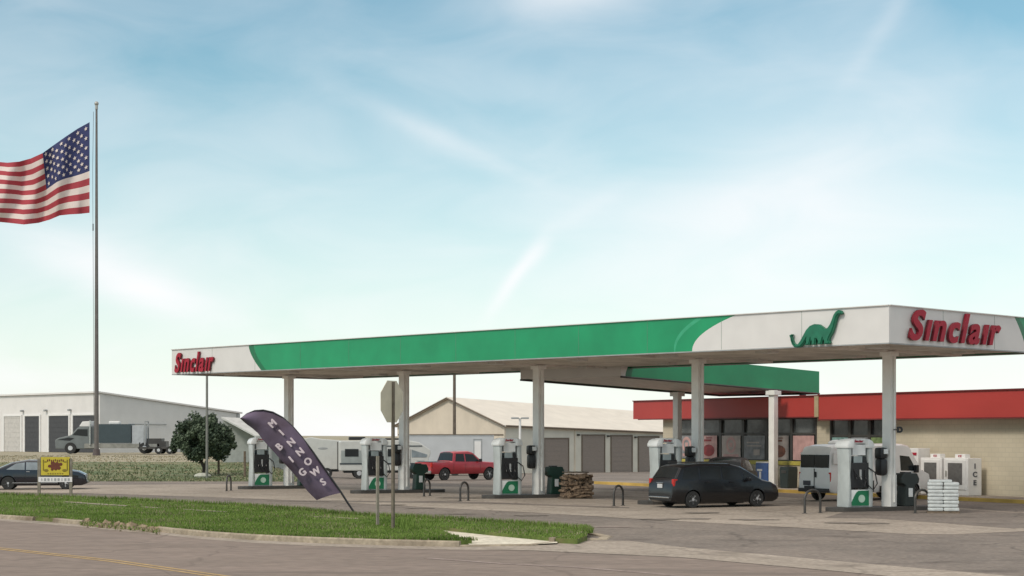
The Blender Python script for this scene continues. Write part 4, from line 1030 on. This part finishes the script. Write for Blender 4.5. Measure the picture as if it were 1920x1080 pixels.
# ------------------------------------------------------------------ tree
e = empty('round_tree', at(381, 111.5), 0, label='round dark green tree on the bank left of the canopy', cat='tree')
M_leaf = mat('tree leaves', (.055, .088, .055), .6, var=.3, scale=1.4, c2=(.115, .15, .09), spec=.3)
M_bark = mat('tree bark', (.07, .055, .045), .9, var=.3)
cz = EYE + (HZ - 820) / F * 111.5 - e.location.z
b = MB(); b.tube([(.0, 0, -.2), (.05, 0, .5), (-.1, 0, .85)], [.13, .11, .09]); b.tube([(.05, 0, .45), (-.25, .1, 1.0), (-.5, .1, 1.7), (-.8, .2, cz)], [.09, .07, .06, .03]); b.tube([(.05, 0, .5), (.3, -.1, 1.1), (.45, 0, 1.8), (.7, .1, cz + .3)], [.09, .07, .06, .03])
for k in range(9):
    a = k * .7; b.tube([(.1 * math.cos(a), .1 * math.sin(a), 1.2), (.9 * math.cos(a), .9 * math.sin(a), cz - .2), (1.5 * math.cos(a), 1.5 * math.sin(a), cz + .4)], [.05, .035, .015], 6)
b.build('trunk', M_bark, e, sm=True)
b = MB()
clumps = []
for k in range(190):
    while True:
        v = Vector((random.uniform(-1, 1), random.uniform(-1, 1), random.uniform(-.92, 1)))
        if .45 < v.length < 1: break
    clumps.append(Vector((v.x * 1.78, v.y * 1.7, cz - .1 + v.z * 1.32 + (.12 * math.sin(v.x * 7)))))
clumps += [Vector((-1.9, 0, cz - .65)), Vector((1.85, .1, cz - .5)), Vector((1.3, 0, cz - .95)), Vector((-.6, 0, cz + 1.35)), Vector((.55, 0, cz + 1.3))]
for c in clumps:
    rr = random.uniform(.26, .44)
    for k in range(150):
        d = Vector((random.gauss(0, 1), random.gauss(0, 1), random.gauss(0, .8))).normalized() * rr * random.random() ** .4
        p = c + d; s = random.uniform(.035, .075)
        ax = Vector((random.gauss(0, 1), random.gauss(0, 1), random.gauss(0, 1))).normalized(); a2 = ax.orthogonal().normalized(); a3 = ax.cross(a2)
        b.b.faces.new([b.b.verts.new(p + q) for q in (a2 * s * 1.5, a3 * s, -a2 * s * 1.5, -a3 * s)])
b.build('crown', M_leaf, e)

# ------------------------------------------------------------------ islands, pumps and forecourt things
M_pg = mat('pump green', (.012, .17, .075), .4, var=.1); M_pw = mat('pump white', (.80, .81, .80), .4, var=.05); M_pgr = mat('pump grey', (.46, .49, .48), .45, var=.08)
def make_pump():
    e = empty('fuel_pump', (0, 0, 0), ROT_I)
    b = MB()     # one shaped shell: side pillars with rounded heads
    b.box((0, 0, .3), (1.0, .62, .6), bev=.03); b.build('base_cabinet', M_pgr, e)
    for s in (-1, 1):
        b = MB(); b.prism([(s * .45 - .085, 0), (s * .45 + .085, 0), (s * .48 + .075, 1.2), (s * .45 + .08, 2.15), (s * .45 - .08, 2.15), (s * .42 - .065, 1.2)], -.36, .36, bev=.05); b.build('side_pillar', M_pgr, e, sm=True)
        b = MB(); b.prism([(s * .58, 2.12), (s * .58, 2.24), (s * .5, 2.38), (s * .36, 2.44), (s * .28, 2.44), (s * .28, 2.12)], -.4, .4, bev=.04); b.build('pillar_cap', M_pw, e, sm=True)
    b = MB(); b.box((0, 0, 2.37), (.62, .5, .18), bev=.03); b.build('header', M_pw, e)
    for s, rt in ((-1, (1, 0, 0)), (1, (-1, 0, 0))):
        me = text_mesh('S\u0131ncla\u0131r', .13, .25, .004, 1, .01); b = MB(); b.mesh(me, face_matrix((0, s * .262, 2.37), rt, (0, 0, 1))); b.build('header_lettering', redpl, e)
        b = MB(); b.box((0, s * .25, 2.05), (.56, .04, .38), bev=.01); b.build('price_panel', M_pw, e)
        b = MB(); b.box((-.06, s * .27, 1.70), (.36, .06, .26), bev=.01); b.build('display', mat('display glass', (.28, .33, .34), .2), e)
        b = MB(); b.box((.22, s * .28, 1.68), (.14, .04, .26), bev=.01); b.build('keypad', black, e)
        b = MB(); b.box((0, s * .24, 1.14), (.76, .20, .92), bev=.03); pn = b.build('nozzle_panel', black, e)
        for k in range(3):
            x = -.2 + .2 * k
            b = MB(); b.box((x, s * .35, 1.22), (.07, .08, .26), bev=.02); b.cyl((x, s * .36, 1.1), (x, s * .42, 1.0), .02, n=6); b.build('nozzle', black if k != 1 else gray, pn)
        b = MB(); b.tube([(.3, s * .33, 1.45), (.55, s * .46, 1.25), (.62, s * .5, .85), (.48, s * .46, .62), (.3, s * .38, .8), (.24, s * .36, 1.1)], .025, 6); b.tube([(-.3, s * .33, 1.4), (-.1, s * .48, 1.0), (.05, s * .5, .75), (.2, s * .4, .95)], .025, 6); b.build('hose', black, e, sm=True)
        # lower door: white with green sweep and round emblem
        b = MB(); b.box((0, s * .325, .34), (.92, .02, .58)); b.build('lower_door', M_pw, e)
        b = MB(); pts = [(-.43 * 1, .06)] + [(-.43 + .89 * (k / 10), .06 + .54 * math.sin(math.pi / 2 * min(1, (k / 10) * 2.3))) for k in range(1, 11)] + [(.46, .06)]
        b.prism([(x * (1 if s < 0 else -1), z) for x, z in pts], s * .336, s * .342); b.build('green_sweep', M_pg, e)
        b = MB(); b.cyl((.06 * -s, s * .342, .31), (.06 * -s, s * .352, .31), .14, n=18); b.build('emblem', mat('mint emblem', (.45, .60, .50), .4), e)
    return e
pump0 = make_pump()
def can(p, x):
    return p + S_ * x
isl = [C0 + S_ * CX + L_ * (CY0 + CS * i) for i in range(5)]
PL = ['nearest fuel pump left of the near column', 'fuel pump half hidden behind the black minivan', 'fuel pump between the hoop and the firewood stack', 'fuel pump behind the stop sign posts', 'farthest fuel pump behind the leaning feather flag']
DL = ['black washing station right of the nearest column', 'washing station behind the minivan roof', 'green washing station beside the firewood stack', 'dark washing station beside the white motorhome', 'washing station at the farthest column']
HL = ['hoop guard', 'hoop guard', 'hoop', 'hoop', 'hoop']
M_isl = mat('island edge steel', (.06, .055, .05), .7, var=.2); M_bin = mat('bin plastic dark', (.022, .03, .028), .4); M_bing = mat('bin plastic green', (.012, .045, .03), .45)
stations = None
for i, p in enumerate(isl):
    b = MB(); pts = []
    for k in range(9): a = math.pi / 2 + math.pi * k / 8; pts.append(p + I_ * (-2.1 + .55 * math.cos(a)) + J_ * (.55 * math.sin(a)))
    for k in range(9): a = -math.pi / 2 + math.pi * k / 8; pts.append(p + I_ * (1.5 + .55 * math.cos(a)) + J_ * (.55 * math.sin(a)))
    b.slab(pts, 0, .15); o = b.build('pump_island', [M_isl])
    tag(o, ['nearest dark edged pump island under the first column', 'pump island behind the black minivan', 'pump island with firewood at its end', 'pump island behind the stop sign posts', 'farthest pump island by the feather flag'][i], 'pump island', 'pump islands in a row')
    pu = pump0 if i == 0 else copy_tree(pump0)
    pu.location = p - I_ * 1.5 + Vector((0, 0, .15)); tag(pu, PL[i], 'fuel pump', 'fuel pumps under the long canopy')
    # washing station / bin beside the column
    q = p + I_ * .75 + Vector((0, 0, .15)); e = empty('washing_station', q, ROT_I, label=DL[i], cat='washing station', group='washing stations beside the columns')
    b = MB(); b.prism([(-.26, 0), (.26, 0), (.24, .2), (.2, .75), (.38, .85), (.40, 1.0), (.3, 1.2), (-.3, 1.2), (-.40, 1.0), (-.38, .85), (-.2, .75), (-.24, .2)], -.26, .26, bev=.03); b.build('body', M_bin if i in (0, 1) else M_bing, e)
    b = MB(); b.box((0, -.275, .5), (.18, .02, .32), bev=.01); b.build('label_panel', M_pw, e)
    b = MB(); b.box((-.1, -.1, 1.22), (.28, .3, .05)); b.build('lid', black, e)
    # black dispenser on the column
    q = p + Vector((0, 0, 1.3)); e = empty('towel_dispenser', q, ROT_I, label='black towel dispenser with white disc on the %s column' % ['nearest', 'second nearest', 'middle', 'second farthest', 'farthest'][i], cat='dispenser', group='dispensers fixed to the columns')
    b = MB(); b.box((-.36, 0, .78), (.32, .42, .42), bev=.10); b.box((-.35, 0, .28), (.3, .42, .62), bev=.12); b.build('case', black, e, sm=True)
    b = MB(); b.box((-.3, -.225, .84), (.2, .03, .18), bev=.02); b.build('disc', M_pw, e)
# letter plate on the near column
p = isl[0]; e = empty('letter_plate', p + Vector((.30, -.22, 4.9 - .15 - 1.62)), 0, label='dark letter D plate on the nearest column', cat='sign')
me = text_mesh('D', .27, 0, .022, 1, .05); b = MB(); b.mesh(me, face_matrix((.04, 0, -.2), (1, 0, 0), (0, 0, 1))); b.build('letter', black, e)
b = MB(); b.box((-.08, .03, -.2), (.2, .04, .04)); b.build('bracket', steel_dk, e)
b = MB()
def hoop(p0, p1, h, label):
    e = empty('hoop_guard', (p0 + p1) / 2, 0, label=label, cat='bollard', group='steel hoop guards at the island ends'); c = (p0 + p1) / 2
    a, d = p0 - c, p1 - c; r = min(.22, (p1 - p0).length / 2); pts = [a]
    n = 10
    ux = (d - a) / 2
    for k in range(n + 1):
        t = math.pi * (1 - k / n); pts.append(Vector((ux.x * math.cos(t), ux.y * math.cos(t), h - .3 + .3 * math.sin(t))))
    pts.append(d); b = MB(); b.tube(pts, .045, 8); b.build('bent_tube', steel_dk, e, sm=True)
    b = MB(); 
    for q in (a, d): b.cyl((q.x, q.y, 0), (q.x, q.y, .02), .09, n=10)
    b.build('foot_plate', steel_dk, e)
for (xa, xb, y, h, lab) in ((1509, 1538, 963, .82, 'dark hoop guard left of the nearest pump'), (1716, 1742, 963, .82, 'dark hoop guard in front of the white bag stack'), (1151, 1168, 949, .78, 'dark hoop guard alone between firewood and minivan'),
                            (863, 878, 940, .78, 'dark hoop guard left of the middle pump'), (425, 433, 921, .75, 'farthest hoop guard, a narrow pair of uprights left of the first island'), (795, 806, 931, .75, 'dark hoop guard under the red pickup')):
    hoop(G(xa, y), G(xb, y - 1), h, lab)

# firewood stack
p = G(1079, 935); e = empty('firewood_stack', p, R(12), label='brown stack of firewood logs in wrap beside the middle island', cat='firewood')
M_log = mat('split firewood', (.13, .085, .055), .9, var=.45, scale=7, c2=(.30, .21, .14))
b = MB()
for r in range(8):
    for c in range(9):
        rad = random.uniform(.06, .085); x = -.56 + c * .14 + (.07 if r % 2 else 0) + random.uniform(-.02, .02); z = .1 + r * .125 + random.uniform(-.02, .02)
        y0 = -.42 + random.uniform(-.1, .05); b.cyl((x, y0, z), (x + random.uniform(-.05, .05), .42, z + random.uniform(-.03, .03)), rad, rad * .9, n=6)
for k in range(26):
    z = random.uniform(.1, 1.05); x = random.uniform(-.45, .3); b.cyl((x, -.5, z), (x + random.uniform(.3, .6), -.52 + random.uniform(-.06, .02), z + random.uniform(-.12, .12)), .05, .04, n=6)
b.build('logs', M_log, e)
b = MB(); b.box((0, 0, .03), (1.35, 1.0, .06)); b.build('pallet', wood, e)
b = MB(); b.box((0, 0, 1.14), (1.0, .8, .05), bev=.02); b.build('top_sheet', mat('brown tarp', (.14, .11, .08), .7, var=.3, scale=5), e)
p = G(1050, 926); e = empty('firewood_pile', p, R(12), label='low loose pile of firewood left of the wrapped stack', cat='firewood')
b = MB()
for k in range(40):
    z = random.uniform(.06, .85); x = random.uniform(-.35, .35); b.cyl((x, -.3, z), (x + random.uniform(-.1, .1), .3, z), .065, .055, n=6)
b.build('logs', M_log, e)
# white bag stack
p = G(1768, 962); e = empty('bag_stack', p, R(-12), label='white plastic wrapped pallet of bags right of the near hoop', cat='pallet load')
M_bag = mat('white bag film', (.55, .57, .56), .35, var=.12, scale=6, bump=.5, bscale=9)
b = MB()
for r in range(8):
    for x in (-.26, .26):
        for y in (-.25, .25):
            b.box((x + random.uniform(-.02, .02), y, .15 + r * .125), (.53, .5, .12), bev=.045)
b.build('bags', M_bag, e, sm=True)
b = MB(); b.box((0, 0, .04), (1.1, 1.02, .08)); b.build('pallet', wood, e)
b = MB(); b.box((-.1, 0, 1.13), (.8, .8, .09), bev=.04); b.build('top_bag', M_bag, e, sm=True)
# ice merchandisers against the store wall
def ice(x, label, wdt, letters):
    e = empty('ice_freezer', sw(x, -.55, .15), ST.rotation_euler.z, label=label, cat='ice freezer', group='ice freezers against the store wall')
    e.scale = (1, 1, .84); b = MB(); b.box((0, 0, .95), (wdt, .8, 1.9), bev=.03); b.build('cabinet', white, e)
    nd_ = 2 if wdt > 1.5 else 1
    for k in range(nd_):
        xx = (k - (nd_ - 1) / 2) * wdt / nd_
        b = MB(); b.box((xx, -.415, 1.05), (wdt / nd_ * .84, .04, 1.5), bev=.015); dr = b.build('door', white, e)
        b = MB(); b.box((xx, -.44, 1.1), (wdt / nd_ * .58, .02, 1.1)); b.build('door_glass', mat('freezer glass', (.12, .115, .11), .3, var=.2, scale=6), dr)
        b = MB(); b.box((xx - wdt / nd_ * .36, -.46, 1.1), (.04, .05, .3)); b.build('handle', steel, dr)
    b = MB(); b.box((0, 0, 2.0), (.6, .3, .2), bev=.01); b.build('header', white, e)
    b = MB(); b.mesh(text_mesh('ICE', .14, 0, .004, 1, .01), face_matrix((0, -.156, 2.0), (1, 0, 0), (0, 0, 1))); b.build('header_lettering', redpl, e)
    return e
e1 = ice(24.05, 'white ice freezer with one dark glass door behind the bag stack', 1.3, False)
# these face away from the wall; the near end carries upright letters
e2 = ice(25.55, 'white ice freezer with letters on its end, nearest the frame edge', 1.45, True)
b = MB()
for k, ch in enumerate('ICE'):
    b.mesh(text_mesh(ch, .36, 0, .012, 1, .015), face_matrix((.735, 0, 1.5 - .42 * k), (0, 1, 0), (0, 0, 1)))
b.build('end_lettering', mat('dark blue grey print', (.08, .085, .1), .5), e2)
# notice board shaped vending cabinet with red heading
e = empty('propane_cabinet', sw(22.5, -.5, .15), ST.rotation_euler.z, label='white exchange cabinet with red heading behind the van cab', cat='cabinet')
b = MB(); b.box((0, 0, 1.0), (1.3, .7, 2.0), bev=.02); b.build('cabinet', white, e)
b = MB(); b.box((0, -.36, 1.75), (1.1, .02, .12)); b.box((.3, -.36, 1.2), (.5, .02, .4)); b.build('heading', redpl, e)
b = MB()
for r in range(3): b.box((-.3, -.37, .5 + r * .45), (.5, .03, .3), bev=.01)
b.build('shelf_window', gray, e)
e = empty('newspaper_box', sw(12.3, -.75, .15), ST.rotation_euler.z, label='blue and white vending box in front of the store window', cat='vending box')
b = MB(); b.box((0, 0, .65), (.95, .6, 1.1), bev=.03); b.box((0, 0, .05), (.7, .5, .1)); b.build('case', mat('blue vending paint', (.05, .11, .30), .4, var=.15, scale=4), e)
b = MB(); b.box((-.15, -.31, .85), (.4, .02, .1)); b.box((-.1, -.31, .6), (.14, .02, .35)); b.build('print', white, e)
b = MB(); b.box((0, -.02, 1.23), (.9, .56, .06), bev=.02); b.build('lid', white, e)
e = empty('trash_bin', sw(14.1, -.8, .15), ST.rotation_euler.z, label='dark bin by the store columns', cat='bin')
b = MB(); b.prism([(-.3, 0), (.3, 0), (.34, .9), (.3, 1.05), (-.3, 1.05), (-.34, .9)], -.3, .3, bev=.04); b.build('body', M_bin, e)
b = MB(); b.box((0, -.31, .8), (.35, .03, .14), bev=.01); b.build('flap', steel_dk, e)
e = empty('bottle_rack', sw(9.2, -.7, .15), ST.rotation_euler.z, label='pale rack of boxes under the store windows', cat='rack')
b = MB(); b.box((0, 0, .55), (3.2, .5, .06)); b.box((0, 0, 1.0), (3.2, .5, .06)); [b.box((x, 0, .5), (.06, .5, 1.0)) for x in (-1.6, 0, 1.6)]; b.build('frame', steel, e)
b = MB()
for k in range(8): b.box((-1.35 + k * .38, 0, .78), (.32, .4, .38), bev=.02)
b.build('boxes', mat('pale boxes', (.42, .42, .36), .6, var=.3, scale=3), e)

# ------------------------------------------------------------------ feather flag
FD2 = G(665, 962, zt).y
def fp(px, py, dy=0): 
    v = P(px, py, FD2); v.y += dy; return v
curve_pole = [(665, 962), (652, 943), (640, 924), (622, 898), (604, 872), (586, 846), (567, 821), (548, 799), (530, 783), (512, 773), (494, 769), (478, 770), (463, 776), (452, 785)]
e = empty('feather_banner', G(665, 962, zt), 0, label='leaning dark purple feather banner stuck in the verge', cat='banner'); og = e.location.copy()
def bulge(t, s): return -.18 * math.sin(math.pi * s) + .05 * math.sin(t * 11)
b = MB(); b.tube([fp(x, y) - og for x, y in curve_pole], [.035] * 4 + [.03] * 5 + [.025] * 5, 8); b.build('pole', black, e, sm=True)
outer = curve_pole[2:]
inner = [(594, 938), (577, 922), (564, 905), (553, 891), (541, 877), (528, 863), (516, 850), (504, 837), (492, 824), (483, 812), (473, 803), (462, 795), (452, 786)]
def ip(c, t):
    t *= len(c) - 1; i = min(int(t), len(c) - 2); f = t - i; return (c[i][0] + (c[i + 1][0] - c[i][0]) * f, c[i][1] + (c[i + 1][1] - c[i][1]) * f)
b = MB(); NT, NS = 44, 12; g_ = []
for i in range(NT + 1):
    a, c = ip(outer, i / NT), ip(inner, i / NT); row = []
    for j in range(NS + 1):
        s = j / NS; row.append(b.b.verts.new(fp(a[0] + (c[0] - a[0]) * s, a[1] + (c[1] - a[1]) * s - 1.5 * math.sin(math.pi * s), bulge(i / NT, s)) - og))
    g_.append(row)
for i in range(NT):
    for j in range(NS): b.b.faces.new((g_[i][j], g_[i + 1][j], g_[i + 1][j + 1], g_[i][j + 1]))
M_ban = mat('dark purple banner cloth', (.070, .042, .066), .7, var=.25, scale=1.0, c2=(.135, .10, .16))
b.build('cloth', M_ban, e, sm=True)
b = MB(); M_let = mat('pink white print', (.62, .52, .56), .6)
LT = [('M', 513, 794, 44), ('I', 530, 811, 44), ('N', 548, 829, 42), ('N', 564.5, 847, 40), ('O', 579.5, 865, 38), ('W', 593.5, 884, 36), ('S', 607.5, 903, 36), ('B', 526, 837, 44), ('I', 548, 861, 40), ('G', 569, 885, 38)]
for ch, x, y, a in LT:
    r_ = R(a)
    for q_, (ox, oz) in enumerate(((0, 0), (.016, .006), (-.016, -.006), (.006, -.012), (-.006, .012))): b.mesh(text_mesh(ch, .33, 0, 0, .92, .01), face_matrix(fp(x, y, -.30 - q_ * .003) - og + Vector((ox, 0, oz)), (math.cos(r_), 0, math.sin(r_)), (-math.sin(r_), 0, math.cos(r_))))
b.build('lettering', M_let, e)

# ------------------------------------------------------------------ stop sign seen from behind, second post
p = G(737, 991, zt); e = empty('stop_sign', p, 0, label='back of an octagonal road sign on a tall brown post', cat='road sign')
zc = P(737, 753, p.y).z - zt; M_back = mat('sign back metal', (.58, .53, .41), .6, var=.08)
b = MB(); Rr = .63; n_ = R(62)
pts = [(Rr * math.cos(math.pi / 8 + k * math.pi / 4), Rr * math.sin(math.pi / 8 + k * math.pi / 4)) for k in range(8)]
rt = Vector((math.cos(n_), math.sin(n_), 0))
v0 = [b.b.verts.new(rt * x + Vector((0, 0, zc + z)) + Vector((-.05, -.02, 0)) + Vector((.012, 0, 0))) for x, z in pts]; v1 = [b.b.verts.new(v.co + Vector((.012, -.006, 0))) for v in v0]
b.b.faces.new(v0); b.b.faces.new(v1[::-1]); [b.b.faces.new((v0[i], v0[(i + 1) % 8], v1[(i + 1) % 8], v1[i])) for i in range(8)]
bmesh.ops.recalc_face_normals(b.b, faces=b.b.faces[:]); b.build('plate', M_back, e)
b = MB(); b.box((0, 0, (zc + .55) / 2), (.085, .07, zc + .55), rz=n_); b.build('post', mat('rusty green post', (.15, .125, .095), .8, var=.25, scale=5), e)
p = G(708, 986, zt); e = empty('sign_post', p, 0, label='shorter pale post standing just left of the octagonal sign', cat='road sign')
zc = P(708, 868, p.y).z - zt
b = MB(); b.box((0, 0, (zc + .2) / 2), (.075, .06, zc + .2), rz=.6); b.build('post', mat('pale post', (.25, .22, .18), .8, var=.2, scale=5), e)

# yellow sign
p = G(104, 927, 0); D = p.y
e = empty('yard_sign', Vector((p.x, D, 0)), 0, label='yellow banner sign with dark red picture on two wooden posts', cat='sign')
s_ = F / D
zq = lambda y: EYE + (HZ - y) / F * D
b = MB(); b.box((0, 0, (zq(857) + zq(891)) / 2), (54 / s_, .04, 34 / s_)); b.build('panel', mat('yellow vinyl', (.52, .42, .035), .5, var=.12, scale=3), e)
b = MB()
for k in range(26):
    a = random.uniform(0, 6.28); r_ = random.uniform(0, .24); b.sph((r_ * 1.3 * math.cos(a) - .02, -.024, zq(872) + r_ * math.sin(a)), random.uniform(.05, .1), (1, .05, 1), 8)
for k in range(9): b.box((-.36 + .09 * k, -.025, zq(863.5) + .02 * math.sin(k * 2)), (.05, .01, .1))
b.build('picture', mat('dark red print', (.13, .03, .012), .5), e)
b = MB()
for sx in (-1, 1):
    b.sph((sx * .42, -.024, zq(882)), .10, (1.1, .05, .7), 10); b.box((sx * .55, -.025, zq(872)), (.05, .01, .5)); b.sph((sx * .45, -.024, zq(866)), .06, (1.2, .05, .6), 8)
for k in range(7): b.box((-.33 + .11 * k, -.025, zq(888)), (.06, .01, .05))
b.build('print', mat('olive print', (.20, .15, .01), .5), e)
for x in (-31 / s_, 28.5 / s_):
    b = MB(); b.box((x, .03, (zq(860)) / 2), (.13, .1, zq(860))); b.build('post', mat('sign post wood', (.20, .18, .14), .85, var=.25, scale=5), e)
b = MB(); b.box((0, -.03, zq(899)), (63 / s_, .04, 9.5 / s_)); wb = b.build('lower_board', white, e)
b = MB()
for k in range(9): b.box((-.62 + k * .155, -.055, zq(899)), (.09 if k % 3 else .04, .01, .12))
b.build('lettering', gray, wb)
